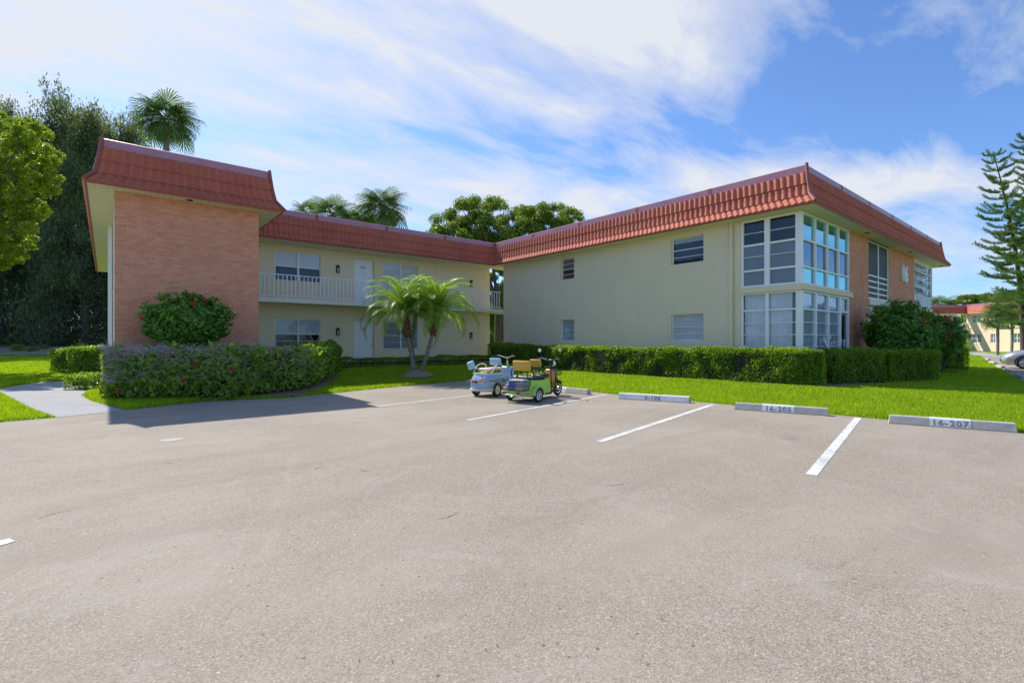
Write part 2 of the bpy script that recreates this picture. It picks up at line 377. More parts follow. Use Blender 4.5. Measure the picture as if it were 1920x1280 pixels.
M['panelw'] = mat_paint_worn('white_stencil_panel', (.80, .80, .79), (.5, .48, .44))
M['letter'] = mat_paint_worn('grey_stencil_paint', (.15, .15, .15), (.45, .45, .45))
M['roofflat'] = mat_plain('roof_membrane', (.4, .4, .38), .9)
M['rubber'] = mat_plain('tyre_rubber', (.022, .022, .024), .8, var=.2, scale=20)
M['chrome'] = mat_plain('bright_steel', (.72, .73, .75), .22, metal=1, var=.05)
M['bark_g'] = mat_soil('grey_bark', (.10, .08, .065), (.36, .31, .26), 9)
M['bark_d'] = mat_soil('dark_bark', (.045, .032, .025), (.16, .12, .095), 6)
M['bark_b'] = mat_soil('brown_fibre', (.10, .045, .025), (.26, .13, .08), 16)
M['twig'] = mat_soil('grey_twigs', (.30, .25, .23), (.60, .52, .48), 8)
M['hedge'] = leafmat('hedge_leaves', (.06, .13, .015), (.32, .48, .04), (.72, .76, .08), .6, .35, .45)
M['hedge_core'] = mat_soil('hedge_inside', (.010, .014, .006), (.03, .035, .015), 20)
M['hib'] = leafmat('hibiscus_leaves', (.04, .14, .02), (.19, .40, .045), (.45, .58, .08), .42, .32, .5)
M['hib2'] = leafmat('mixed_hedge_leaves', (.07, .15, .018), (.28, .44, .04), (.62, .68, .08), .42, .35, .45)
M['oak'] = leafmat('oak_leaves', (.10, .17, .03), (.24, .33, .06), (.38, .44, .09), .5)
M['casu'] = leafmat('casuarina_needles', (.09, .13, .085), (.22, .26, .16), (.40, .38, .22), .45, .6, .2)
M['ficus'] = leafmat('yellow_green_leaves', (.12, .20, .012), (.32, .40, .02), (.52, .54, .04), .5)
M['palm'] = leafmat('date_palm_leaflets', (.12, .24, .04), (.38, .54, .08), (.68, .74, .18), .5, .38, .4)
M['sabal'] = leafmat('fan_palm_leaves', (.06, .12, .045), (.15, .23, .07), (.34, .33, .12), .4, .6, .15)
M['norf'] = leafmat('norfolk_needles', (.06, .13, .05), (.16, .27, .08), (.34, .38, .11), .42, .5, .3)
M['poin'] = leafmat('poinciana_leaves', (.10, .15, .02), (.22, .27, .03), (.34, .34, .04), .5)
M['grass'] = leafmat('grass_blades', (.20, .32, .012), (.40, .56, .025), (.66, .72, .09), .5, .5, .25, (1.3, 1.25, .25))
M['red'] = leafmat('red_petals', (.55, .012, .02), (.75, .03, .045), None, .35, .5, .3, (1.1, .6, .6))
M['mulchp'] = mat_soil('pink_brown_mulch', (.20, .13, .10), (.46, .34, .27), 26)
M['spot'] = mat_paint_worn('faded_white_spot', (.42, .38, .33), (.36, .31, .26))

# ================================================================ ground, asphalt, path
def extend(a, b, l):
    a, b = Vector(a), Vector(b); d = (b - a).normalized(); q = b + d * l; return (q.x, q.y)
ED = [gp(0, 792), gp(105, 783), gp(240, 769), gp(380, 753), gp(540, 746), gp(700, 729.5), gp(875, 713),
      gp(1060, 729.5), gp(1140, 738), gp(1340, 756.5), gp(1620, 783), gp(1920, 813)]
ASPH = [extend(ED[2], ED[0], 60)] + ED + [extend(ED[-2], ED[-1], 14)]
ASPH += [(30, -14), (60, -60), (-60, -60), (-70, 0)]
PATH = [gp(235, 769.6), gp(207, 762), gp(170, 752), gp(152, 741), gp(165, 733), gp(202, 727), gp(250, 722), gp(250, 716), gp(185, 719), gp(117, 715), gp(75, 717), gp(0, 728), extend(gp(75, 717), gp(0, 728), 25),
        extend(gp(37, 757), gp(0, 734), 25), gp(0, 734), gp(37, 757), gp(70, 771), gp(107, 783)]
LOT2 = [gp(1838, 668), gp(1868, 686), gp(1900, 706), gp(1925, 722), (40, -6), (80, -6), (75, 6.)]
PATH2 = [gp(1815, 659.5), gp(1822, 667), gp(1875, 669), (72, 3.6), (76, 6), gp(1880, 664.5), gp(1840, 660)]
def sd_poly(X, Y, P):     # signed distance, negative inside
    P = np.array(P, float); Q = np.roll(P, -1, 0); best = np.full(X.shape, 1e9); ins = np.zeros(X.shape, bool)
    for (ax, ay), (bx, by) in zip(P, Q):
        dx, dy = bx - ax, by - ay; l2 = dx * dx + dy * dy + 1e-12
        t = np.clip(((X - ax) * dx + (Y - ay) * dy) / l2, 0, 1)
        best = np.minimum(best, np.hypot(X - ax - t * dx, Y - ay - t * dy))
        c = (ay > Y) != (by > Y)
        with np.errstate(divide='ignore', invalid='ignore'):
            ins ^= c & (X < (bx - ax) * (Y - ay) / (by - ay) + ax)
    return np.where(ins, -best, best)
def smooth(x): x = np.clip(x, 0, 1); return x * x * (3 - 2 * x)
def paved(X, Y):
    return np.minimum.reduce([sd_poly(X, Y, ASPH), sd_poly(X, Y, PATH), sd_poly(X, Y, LOT2), sd_poly(X, Y, PATH2)])
def height(X, Y):
    X = np.asarray(X, float); Y = np.asarray(Y, float)
    s = paved(X, Y); z = -.03 + .065 * smooth((s + .02) / .12) + .13 * smooth((s - .2) / 3.5)
    dep = X * SY + Y * CY; lat = X * CY - Y * SY
    z = z + .17 * smooth((Y - 14.2) / 3.) * smooth((X - 4.5) / 2) * smooth((15.6 - X) / 1.5)
    back = smooth((dep - 33) / 12) * smooth((-lat - 8) / 14)
    z = z + .75 * back * smooth(s / 2)
    return z + .012 * np.sin(X * 1.7 + Y) * np.sin(Y * 1.3 - X * .6) * smooth(s)
def gz(x, y): return float(height(np.array([x]), np.array([y]))[0])
def axis(a, b, fine, lo, hi):
    c = list(np.arange(a, b, fine)); x = b; st = fine
    while x < hi: c.append(x); st *= 1.22; x += st
    c.append(hi); x = a; st = fine; pre = []
    while x > lo: st *= 1.22; x -= st; pre.append(max(x, lo))
    return np.array(pre[::-1] + c)
gx = axis(-22, 34, .14, -1200, 1500); gy = axis(-2, 34, .14, -1200, 1500)
GX, GY = np.meshgrid(gx, gy); GZ = height(GX, GY)
nx, ny = len(gx), len(gy); ii = np.arange(nx * ny).reshape(ny, nx)
Fg = np.stack([ii[:-1, :-1], ii[:-1, 1:], ii[1:, 1:], ii[1:, :-1]], -1).reshape(-1, 4)
tag(link('ground', npmesh('ground', np.stack([GX, GY, GZ], -1).reshape(-1, 3), Fg, M['ground'], True)), 'green lawn ground sloping gently up to the apartment building', kind='structure')
def sheet(name, poly, z, mat, label=None, kind='structure', thick=0, parent=None):
    import bmesh
    me = bpy.data.meshes.new(name); bm = bmesh.new(); vs = [bm.verts.new((x, y, z)) for x, y in poly]
    f = bm.faces.new(vs); bmesh.ops.triangulate(bm, faces=[f])
    for f in bm.faces:
        if f.normal.z < 0: f.normal_flip()
    bm.to_mesh(me); bm.free(); me.materials.append(mat)
    return tag(link(name, me, parent), label, kind=kind)
sheet('parking_lot', ASPH, .004, M['asphalt'], 'pale worn asphalt parking lot with white bay lines')
sheet('path', PATH, .008, M['pathc'], 'grey concrete path leading to the left end of the building')
sheet('distant_parking_lot', LOT2, .004, M['asphalt'], 'sunlit asphalt parking strip beside the silver car')
sheet('distant_path', PATH2, .008, M['pathc'], 'thin concrete path crossing the lawn in front of the far building')

# grass blades
def leaf_quads(P, Nn, L_, W_, droop=.0, up=None):
    n = len(P); Nn = Nn / (np.linalg.norm(Nn, axis=1, keepdims=True) + 1e-9)
    r = rng.normal(size=(n, 3)) if up is None else up + rng.normal(size=(n, 3)) * .45
    a = r - Nn * (r * Nn).sum(1, keepdims=True); a /= np.linalg.norm(a, axis=1, keepdims=True) + 1e-9
    b = np.cross(Nn, a); L_ = np.broadcast_to(np.asarray(L_, float).reshape(-1, 1), (n, 1)); W_ = np.broadcast_to(np.asarray(W_, float).reshape(-1, 1), (n, 1))
    V = np.stack([P - a * L_ * .5, P + b * W_ * .5 - a * L_ * .05 + Nn * L_ * .06, P + a * L_ * .5 - Nn * L_ * droop, P - b * W_ * .5 - a * L_ * .05 + Nn * L_ * .06], 1).reshape(-1, 3)
    return V, np.arange(4 * n).reshape(n, 4)
BUILD_RECTS = [(15.9, 34, 5.8, 20.1), (.1, 3.6, 16.5, 38), (3.5, 16.2, 20.1, 33)]
SKIP_POLYS = []
def grass():
    n = 1500000
    r = 6.5 * (80 / 6.5) ** (rng.random(n) ** 1.25); th = (rng.random(n) - .5) * R(102)
    az = YAW + th; X = r * np.sin(az); Y = r * np.cos(az)
    k = paved(X, Y) > .01 + .035 * np.sin(X * 9.1 + Y * 4) * np.sin(Y * 7.3 - X * 5) + rng.normal(size=n) * .018
    for x0, x1, y0, y1 in BUILD_RECTS: k &= ~((X > x0) & (X < x1) & (Y > y0) & (Y < y1))
    for P in SKIP_POLYS: k &= sd_poly(X, Y, P) > .02
    lat = X * CY - Y * SY; dep = X * SY + Y * CY
    k &= ~((dep > 40) & (lat < -6))
    X, Y, r = X[k], Y[k], r[k]
    # nothing of the ground shows behind the building wings
    k = ~((Y > 21) & (X > 0) & (X < 34)) & ~((X > 16) & (Y > 6) & (X < 34)); X, Y, r = X[k], Y[k], r[k]
    if len(X) > 520000: X, Y, r = X[:520000], Y[:520000], r[:520000]
    m = len(X); Z = height(X, Y); a = rng.random(m) * 2 * pi; wd = .0055 * (r / 8) ** .9 * (.7 + .6 * rng.random(m)); h = (.035 + .04 * rng.random(m)) * (1 + .3 * np.sin(X * .9) * np.sin(Y * 1.1))
    ln = rng.normal(size=(m, 2)) * .45 * h[:, None]
    ca, sa = np.cos(a) * wd, np.sin(a) * wd
    V = np.stack([np.stack([X - ca, Y - sa, Z - .01], 1), np.stack([X + ca, Y + sa, Z - .01], 1), np.stack([X + ln[:, 0], Y + ln[:, 1], Z + h], 1)], 1).reshape(-1, 3)
    tag(link('grass', npmesh('grass', V, np.arange(3 * m).reshape(m, 3), M['grass'])), 'bright mown lawn grass round the parking lot and building', 'grass', kind='stuff')

# painted bay lines
def line(p, q, wd, label, dz=.008):
    a, b = Vector(p), Vector(q); d = (b - a).normalized(); n = Vector((-d.y, d.x)) * wd / 2
    k = 8; mb = MB(); L_ = (b - a).length
    for i in range(k + 1):
        c = a + d * (L_ * i / k); j = 1 + .05 * random.uniform(-1, 1); mb.v += [(c.x + n.x * j, c.y + n.y * j, dz), (c.x - n.x * j, c.y - n.y * j, dz)]
    for i in range(k): mb.f.append((2 * i + 1, 2 * i + 3, 2 * i + 2, 2 * i))
    o = mb.build('bay_line', M['line']); tag(o, label, 'line', 'white lines between the parking bays', None)
line(gp(1521, 891), gp(1609, 783.5), .11, 'white bay line on the asphalt between wheel stops 16-205 and 16-207')
line(gp(1124, 828.5), gp(1337, 758.5), .11, 'white bay line on the asphalt between the worn 6-106 stop and wheel stop 16-205')
line(gp(877, 788), gp(1137, 740), .09, 'white bay line running under the shadow of the green trike')
line(gp(707, 762), gp(897, 740), .08, 'thin white bay line left of the blue trike')
line(gp(-110, 1048), gp(23, 1013), .12, 'short end of a white line at the left edge of the lot')
mb = MB(); c = gp(323, 825); mb.v = [(c[0] + .15 * cos(a) * (1 + .08 * sin(3 * a)), c[1] + .13 * sin(a), .008) for a in [2 * pi * k / 20 for k in range(20)]]; mb.f = [tuple(range(20))]
tag(mb.build('paint_spot', M['spot']), 'round white paint spot alone on the asphalt at the left', 'paint mark')

# ---- wheel stops
def text_mesh(txt, size, extr=0., spacing=1.1, shear=0., bold=0.):
    cu = bpy.data.curves.new('lettering', 'FONT'); cu.body = txt; cu.size = size; cu.align_x = 'CENTER'; cu.align_y = 'CENTER'; cu.extrude = extr; cu.space_character = spacing; cu.shear = shear; cu.offset = bold; cu.resolution_u = 3
    o = bpy.data.objects.new('lettering_tmp', cu); COL.objects.link(o)
    me = bpy.data.meshes.new_from_object(o.evaluated_get(bpy.context.evaluated_depsgraph_get())); me.name = 'lettering'
    bpy.data.objects.remove(o); bpy.data.curves.remove(cu); return me
def stencil(txt, h):       # stencil capitals cut by a narrow bridge
    me = text_mesh(txt, h * 1.42, 0, 1.3, 0, h * .055)
    return me
def wheel_stop(p, q, label, txt=None, ph=(.36, .64), letters=None, group='concrete wheel stops at the bay heads', simple=False):
    a, b = Vector(p), Vector(q); d = b - a; ln = d.length; ang = math.atan2(d.y, d.x)
    r = empty('wheel_stop', (a.x, a.y, .004), label, 'wheel stop', group, rz=ang)
    Mr = WM[r.name]; mb = MB(); h, w0, w1, sag = .14, .20, .13, .0
    n = 14; prof = [(0, 0), (.0, .02), (.035, h - .012), (.047, h), (w0 - .047, h), (w0 - .035, h - .012), (w0, .02), (w0, 0)]
    b0 = len(mb.v)
    for i in range(n + 1):
        x = ln * i / n; e = .02 if i in (0, n) else 0
        for (yy, z) in prof:
            jx = random.uniform(-.003, .003); mb.v.append((x + (.012 if i == 0 else -.012 if i == n else 0) * (z > .1), yy + jx, z * (1 - e) + jx * .6))
    m = len(prof)
    for i in range(n):
        for k in range(m): mb.f.append((b0 + i * m + k, b0 + i * m + (k + 1) % m, b0 + (i + 1) * m + (k + 1) % m, b0 + (i + 1) * m + k))
    mb.f.append(tuple(range(m))); mb.f.append(tuple(n * m + k for k in range(m))[::-1]); mb.fix = True
    mb.build('concrete_bar', M['stopc'], r, Mr)
    if txt is None and letters is None: return r
    if ph:
        pn = MB(); x0, x1 = ln * ph[0], ln * ph[1]; e = .0035
        pts = [(-e, .016), (.035 - e, h - .012), (.047, h + e), (w0 - .05, h + e)]
        for (yy, z) in pts: pn.v += [(x0, yy, z), (x1, yy, z)]
        for k in range(3): pn.f.append((2 * k, 2 * k + 1, 2 * k + 3, 2 * k + 2))
        pn.build('painted_panel', M['panelw'], r, Mr)
    al = math.atan2(h - .028, .035)
    me = stencil(txt, .088); me.materials.append(M['letter'])
    Mt = Mr @ T(ln * (sum(ph) / 2 if ph else letters), .0135, .064) @ RX(al) @ T(0, 0, .0075)
    link('lettering', me, r, Mt); return r
wheel_stop(gp(1667, 794), gp(1908, 812), 'nearest concrete wheel stop stencilled 16-207', '16-207', (.34, .665))
wheel_stop(gp(1377, 768), gp(1553, 780.5), 'concrete wheel stop stencilled 16-205 on a white panel', '16-205', (.315, .66))
wheel_stop(gp(1160, 748), gp(1292, 756), 'mostly white wheel stop with faded stencil 6-106', '6-106', (.0, .995), None)
wheel_stop(gp(1003, 731), gp(1100, 740.5), 'half hidden wheel stop in front of the green trike', '101', (.02, .62))
wheel_stop(gp(873, 720), gp(935, 725), 'half hidden wheel stop left of the blue trike')

# ================================================================ the L-shaped apartment building
XA, YB, XE = 15.98, 5.85, 33.1           # street wing: west wall x, south wall y, east end
YN = 20.1; YW = 21.3; YD = 20.2; YR = 20.77           # north end of the wing, gallery wall, deck edge
TX0, TX1, TY = .15, 3.57, 16.5            # brick end block
ZS, ZE, ZK, ZF, ZT = 5.32, 5.36, 5.63, 6.33, 6.57      # soffit, eave, knee, flashing foot, top
OE, OK, OI = .56, .37, .24
B = empty('apartment_building', (XA, YB, 0), 'L-shaped two storey cream and brick apartment building with red tile mansard roof, number 16', 'building')
Wx = lambda y: T(XA, y, 0) @ RZ(-pi / 2)          # wall facing west: local x runs to the viewer's right, y into the wall
Wy = lambda x, y: T(x, y, 0)                      # wall facing south
def ux(u, X=XA): rx, ry = ray(u); return X * ry / rx      # y on plane x=X
def uy(u, Y=YB): rx, ry = ray(u); return Y * rx / ry      # x on plane y=Y

def wall(Mw, ln, z0, z1, openings, mat, depth=.16, thick=.2, name='wall', parent=B, caps=True):
    xs = sorted({0, ln, *[o[0] for o in openings], *[o[1] for o in openings]}); zs = sorted({z0, z1, *[o[2] for o in openings], *[o[3] for o in openings]})
    mb = MB()
    for i in range(len(xs) - 1):
        for k in range(len(zs) - 1):
            x, z = (xs[i] + xs[i + 1]) / 2, (zs[k] + zs[k + 1]) / 2
            if any(o[0] < x < o[1] and o[2] < z < o[3] for o in openings): continue
            mb.add([(xs[i], 0, zs[k]), (xs[i + 1], 0, zs[k]), (xs[i + 1], 0, zs[k + 1]), (xs[i], 0, zs[k + 1])], [(0, 1, 2, 3)])
    for (a, b_, c, d) in openings:
        mb.add([(a, 0, c), (a, depth, c), (a, depth, d), (a, 0, d)], [(0, 1, 2, 3)]); mb.add([(b_, 0, c), (b_, 0, d), (b_, depth, d), (b_, depth, c)], [(0, 1, 2, 3)])
        mb.add([(a, 0, c), (b_, 0, c), (b_, depth, c), (a, depth, c)], [(0, 1, 2, 3)]); mb.add([(a, 0, d), (a, depth, d), (b_, depth, d), (b_, 0, d)], [(0, 1, 2, 3)])
    if caps: mb.add([(0, thick, z0), (0, thick, z1), (0, 0, z1), (0, 0, z0)], [(0, 1, 2, 3)]); mb.add([(ln, 0, z0), (ln, 0, z1), (ln, thick, z1), (ln, thick, z0)], [(0, 1, 2, 3)])
    return mb.build(name, mat, parent, Mw)

def window(Mw, x0, x1, z0, z1, cols, rows, depth=.1, fr=.045, mid=.06, back='blind', bars=(), bar_t=.018, glass='glass', label=None, sill=True, frm='white', room=.55, blind_z=None, fixed=None, parent=B, panes=True, proud=0, name='window', tilt=None):
    """cols, rows: interior division positions (fractions); bars: thin extra horizontal bars (fractions)."""
    Mo = Mw @ T(x0, depth, z0); w_, h_ = x1 - x0, z1 - z0
    fb = MB(); t = .05; y0 = -proud
    fb.bbox(0, w_, y0, t, 0, fr, .004); fb.bbox(0, w_, y0, t, h_ - fr, h_, .004)
    fb.bbox(0, fr, y0, t, fr, h_ - fr, .004); fb.bbox(w_ - fr, w_, y0, t, fr, h_ - fr, .004)
    cx_ = [0] + [c * w_ for c in cols] + [w_]; rz_ = [0] + [r_ * h_ for r_ in rows] + [h_]
    for c in cols: fb.bbox(c * w_ - mid / 2, c * w_ + mid / 2, y0 - .003, t, fr, h_ - fr, .004)
    for i in range(len(cx_) - 1):
        a = cx_[i] + (mid / 2 if i else fr); b_ = cx_[i + 1] - (mid / 2 if i < len(cols) else fr)
        for r_ in rows: fb.bbox(a, b_, y0 + .004, t, r_ * h_ - fr * .5, r_ * h_ + fr * .5, .003)
        for r_ in bars: fb.bbox(a, b_, y0 + .012, t * .8, r_ * h_ - bar_t / 2, r_ * h_ + bar_t / 2, .002)
    wdw = fb.build(name, M[frm], parent, Mo)
    if label: wdw['label'] = label
    for i in range(len(cx_) - 1 if panes else 0):
        for k in range(len(rz_) - 1):
            a = cx_[i] + (mid / 2 if i else fr) - .004; b_ = cx_[i + 1] - (mid / 2 if i < len(cols) else fr) + .004
            c = rz_[k] + (fr * .5 if k else fr) - .004; d = rz_[k + 1] - (fr * .5 if k < len(rows) else fr) + .004
            g = glass(i, k) if callable(glass) else glass
            if g is None: continue
            Mp = Mo @ T(0, .03, 0)
            tl = tilt(i, k) if tilt else 0
            if tl: Mp = Mo @ T(0, .0, d) @ RX(-tl) @ T(0, 0, -d)
            mb = MB(); mb.box(a, b_, 0, .006, c, d); mb.build('pane', M[g], wdw, Mp)
            if tl: mb = MB(); mb.bbox(a, b_, -.008, .014, c, c + .03, .003); mb.build('pane_rail', M[frm], wdw, Mp)
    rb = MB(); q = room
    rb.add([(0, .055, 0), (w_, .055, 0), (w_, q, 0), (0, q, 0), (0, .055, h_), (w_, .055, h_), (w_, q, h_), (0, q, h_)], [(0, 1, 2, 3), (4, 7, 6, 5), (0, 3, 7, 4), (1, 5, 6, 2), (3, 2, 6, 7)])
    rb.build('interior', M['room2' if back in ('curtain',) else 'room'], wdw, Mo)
    if back in ('blind', 'blindg', 'blindd'):
        za, zb = (blind_z or (.0, 1.)); bb = MB(); z = za * h_ + .02
        while z < zb * h_ - .02:
            bb.add([(fr, .052, z), (w_ - fr, .052, z), (w_ - fr, .07, z + .042), (fr, .07, z + .042)], [(0, 1, 2, 3)]); z += .042
        bb.build('blind', M[back], wdw, Mo)
    if back == 'curtain':
        n = int(w_ / .035); V = []; 
        for i in range(n + 1):
            x = fr + (w_ - 2 * fr) * i / n; yy = .11 + .028 * sin(i * 1.35 + 1.5 * sin(i * .31)); V += [(x, yy, .0), (x, yy * .96, h_)]
        cb = MB(); cb.add(V, [(2 * i, 2 * i + 2, 2 * i + 3, 2 * i + 1) for i in range(n)]); cb.build('curtain', M['curtain'], wdw, Mo, smooth=True, auto=None)
    if sill:
        sb = MB(); sb.bbox(-.03, w_ + .03, -depth - .025, .0, -.05, 0, .006); sb.build('window_sill', M['stucco'], wdw, Mo)
    return wdw

# ---- west wall of the street wing
LA = YN - YB; la = lambda y: YN - y           # local x on the west wall
swin = [(la(ux(1050)), la(ux(1076.5)))]; lwin = [(la(ux(1258)), la(ux(1319)))]
bayL = la(ux(1391))
opA = []
for (a, b_) in (*swin, *lwin):
    opA += [(a, b_, 1.42, 2.38), (a, b_, 4.19, 5.13)]
wall(Wx(YN), bayL, 0, ZS, opA, M['stucco'])
MA = Wx(YN)
a, b_ = swin[0]
window(MA, a, b_, 1.42, 2.38, (), (.5,), back='blind', bars=(.25, .75), depth=.11, fr=.03, label='small ground floor window with closed white blind', sill=False)
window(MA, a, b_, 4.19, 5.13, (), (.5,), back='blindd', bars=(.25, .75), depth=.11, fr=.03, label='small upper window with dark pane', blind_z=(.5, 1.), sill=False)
a, b_ = lwin[0]
window(MA, a, b_, 1.42, 2.38, (), (.52,), back='blind', bars=(.27, .77), depth=.11, fr=.03, label='ground floor window with white blinds drawn', sill=False)
window(MA, a, b_, 4.19, 5.13, (), (.55,), back='blindg', bars=(.27,), depth=.11, fr=.03, label='upper window with blind half lifted', blind_z=(.80, 1.), sill=False)
pb = MB(); pb.bbox(la(ux(1312)) - .9, la(ux(1312)) + .02, .15, .2, 4.22, 4.68, .01)
# corner bay: window strips on both streets
WA = LA - bayL
cb = MB(); cb.bbox(-.02, .09, -.03, .12, .2, ZS, .005)
pm = MB()    # white corner post and sill course
def baywin(Mw, w_, z0, z1, cols, rows, **k): return window(Mw, 0, w_, z0, z1, cols, rows, **k)
MBAY_A = T(XA, YN - bayL, 0) @ RZ(-pi / 2)
XB1 = uy(1590.5)
hU0, hU1 = 3.13, 5.29
fz = lambda z: (z - hU0) / (hU1 - hU0)
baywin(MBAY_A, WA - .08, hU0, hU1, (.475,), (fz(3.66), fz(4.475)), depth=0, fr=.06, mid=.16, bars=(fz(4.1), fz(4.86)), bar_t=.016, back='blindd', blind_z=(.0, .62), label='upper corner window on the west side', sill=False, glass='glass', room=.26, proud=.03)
baywin(T(XA + .08, YB, 0), XB1 - XA - .08, hU0, hU1, (.25, .5, .75), (fz(3.66), fz(4.475)), depth=0, fr=.05, mid=.075, back='none', label='upper corner window on the south side with blue tinted panes', sill=False,
       glass=lambda i, k: 'glass' if k == 1 else 'glass_cyan', room=.26, proud=.03)
hL0, hL1 = .35, 2.94
fy = lambda z: (z - hL0) / (hL1 - hL0)
baywin(MBAY_A, WA - .08, hL0, hL1, (.475,), (fy(2.385),), depth=0, fr=.05, mid=.1, bars=tuple(fy(z) for z in (.87, 1.24, 1.61, 1.98)), bar_t=.022, back='curtain', label='ground floor corner window with grey curtains, west side', sill=False, room=.26, proud=.03)
baywin(T(XA + .08, YB, 0), (XB1 - XA - .08) * .79, hL0, hL1, (.333, .667), (fy(2.385),), depth=0, fr=.05, mid=.075, bars=tuple(fy(z) for z in (.87, 1.24, 1.61, 1.98)), bar_t=.022, back='curtain', label='ground floor corner window with grey curtains, south side', sill=False, room=.26, proud=.03)
# glazed door at the end of the south strip
xd0 = XA + .08 + (XB1 - XA - .08) * .79 + .01
window(T(xd0, YB, 0), 0, XB1 - xd0, .33, 2.94, (), (.80,), depth=0, fr=.07, back='none', room=1.1, sill=False, label='narrow glazed door beside the brick pier', name='door', proud=.03)
pm.bbox(XA - .03, XA + .08, YB - .03, YB + .08, .25, 2.94, .004); pm.bbox(XA - .03, XA + .08, YB - .03, YB + .08, 3.13, 5.29, .004)
pm.build('corner_post', M['white'], B)
sc = MB(); sc.prism([(XA - .10, YB + WA + .02), (XA - .10, YB - .10), (XB1 + .18, YB - .10), (XB1 + .18, YB + .2), (XA + .2, YB + .2), (XA + .2, YB + WA + .02)], 2.945, 3.125); sc.fix = True; sc.build('sill_course', M['stucco'], B); sc = MB()
sc.prism([(XA - .01, YB + WA), (XA - .01, YB - .01), (XB1, YB - .01), (XB1, YB + .2), (XA + .2, YB + .2), (XA + .2, YB + WA)], 0, .335); sc.fix = True; sc.build('plinth', M['stucco'], B); sc = MB()
sc.prism([(XA, YB + WA), (XA, YB), (XB1, YB), (XB1, YB + .2), (XA + .2, YB + .2), (XA + .2, YB + WA)], 5.292, ZS); sc.fix = True
sc.build('window_head', M['stucco'], B)
# downpipe and conduit
yp = ux(1372.5); dpb = MB(); dpb.bbox(XA - .085, XA - .005, yp - .05, yp + .05, .1, ZS, .008)
for z in (1.2, 2.9, 4.6): dpb.bbox(XA - .092, XA, yp - .065, yp + .065, z, z + .03, .004)
dpb.build('downpipe', M['stucco'], B)
cdt = MB(); cdt.tube([(XA - .02, ux(1378), .1), (XA - .02, ux(1378), ZS)], .014, 6); cdt.build('conduit', M['stucco'], B)

# ---- brick walls: each brick a block of its own on a mortar bed
def bricks(Mw, base_axis0, ln, z0, z1, mat, single=0, name='brick_wall', side=None, zmin=0.):
    """local x along wall; bricks stand 11 mm proud of the mortar bed. 'single': how many get their own object."""
    bed = MB(); bed.box(0, ln, .0, .2, z0, z1); wallo = bed.build(name, M['mortar'], B, Mw)
    rows = range(int((z0 - BR_Z0) // BR_H) - 0, int((z1 - BR_Z0) / BR_H) + 1); jn = .011
    items = []
    for r_ in rows:
        za, zb = BR_Z0 + r_ * BR_H + jn / 2, BR_Z0 + (r_ + 1) * BR_H - jn / 2
        za, zb = max(za, z0), min(zb, z1)
        if zb - za < .015: continue
        off = (r_ % 2) * .5; c0 = math.floor(base_axis0 / BR_L + off)
        for c in range(c0, c0 + int(ln / BR_L) + 3):
            xa, xb = (c - off) * BR_L - base_axis0 + jn / 2, (c + 1 - off) * BR_L - base_axis0 - jn / 2
            xa, xb = max(xa, .001), min(xb, ln - .001)
            if xb - xa > .02: items.append((xa, xb, za, zb))
    cache = {}; rest = MB(); rest.fix = False
    vis = [it for it in items if it[2] > zmin]; vis.sort(key=lambda it: (it[0] // BR_L, -it[2])); chosen = set(vis[:single])
    for it in items:
        xa, xb, za, zb = it; pr = .010 + random.uniform(-.003, .004)
        if it in chosen:
            key = (round(xb - xa, 2), round(zb - za, 3))
            if key not in cache:
                m_ = MB(); m_.bbox(0, xb - xa, -.011, .002, 0, zb - za, .003); cache[key] = m_.mesh(M['brick_x'], name='brick')
            link('brick', cache[key], wallo, Mw @ T(xa, random.uniform(-.003, .003), za))
        else: rest.box(xa, xb, -pr, .002, za, zb)
    o = rest.build('brickwork', M['brick_x'], wallo, Mw); o['kind'] = 'stuff'
    return wallo
bricks(Wy(TX0, TY), TX0, TX1 - TX0, 0, ZS, None, single=285, zmin=1.15)
XP1a, XP1b = XB1 + .01, uy(1628); XP2a, XP2b = uy(1668), uy(1713.5)
bricks(Wy(XP1a, YB), XP1a, XP1b - XP1a, 0, ZS, None)
bricks(Wy(XP2a, YB), XP2a, XP2b - XP2a, 0, ZS, None)
# loggia between the piers
sm = MB(); sm.box(0, XP2a - XP1b, .25, .3, 3.1, ZS)
lg = window(T(XP1b, YB, 0), 0, XP2a - XP1b, 3.07, ZS - .01, (.53,), (), depth=.05, fr=.05, mid=.07, back='none', bars=tuple((z - 3.07) / 2.24 for z in (3.30, 3.53, 3.76, 3.98)), bar_t=.055, glass='screen', label='screened loggia opening with four white rails', sill=False, room=.9)
window(T(XP1b, YB, 0), 0, XP2a - XP1b, .33, 2.78, (.34, .67), (.78, .35), depth=.16, fr=.06, mid=.07, back='blindg', label='white framed ground floor window behind the hibiscus', sill=False, room=.9)
bm_ = MB(); bm_.bbox(XP1b - .02, XP2a + .02, YB - .06, YB + .3, 2.80, 3.06, .01); bm_.build('beam', M['stucco_white'], B); bm_ = MB(); bm_.box(XP1b, XP2a, YB + .05, YB + .3, 0, .33); bm_.build('plinth', M['stucco_white'], B)
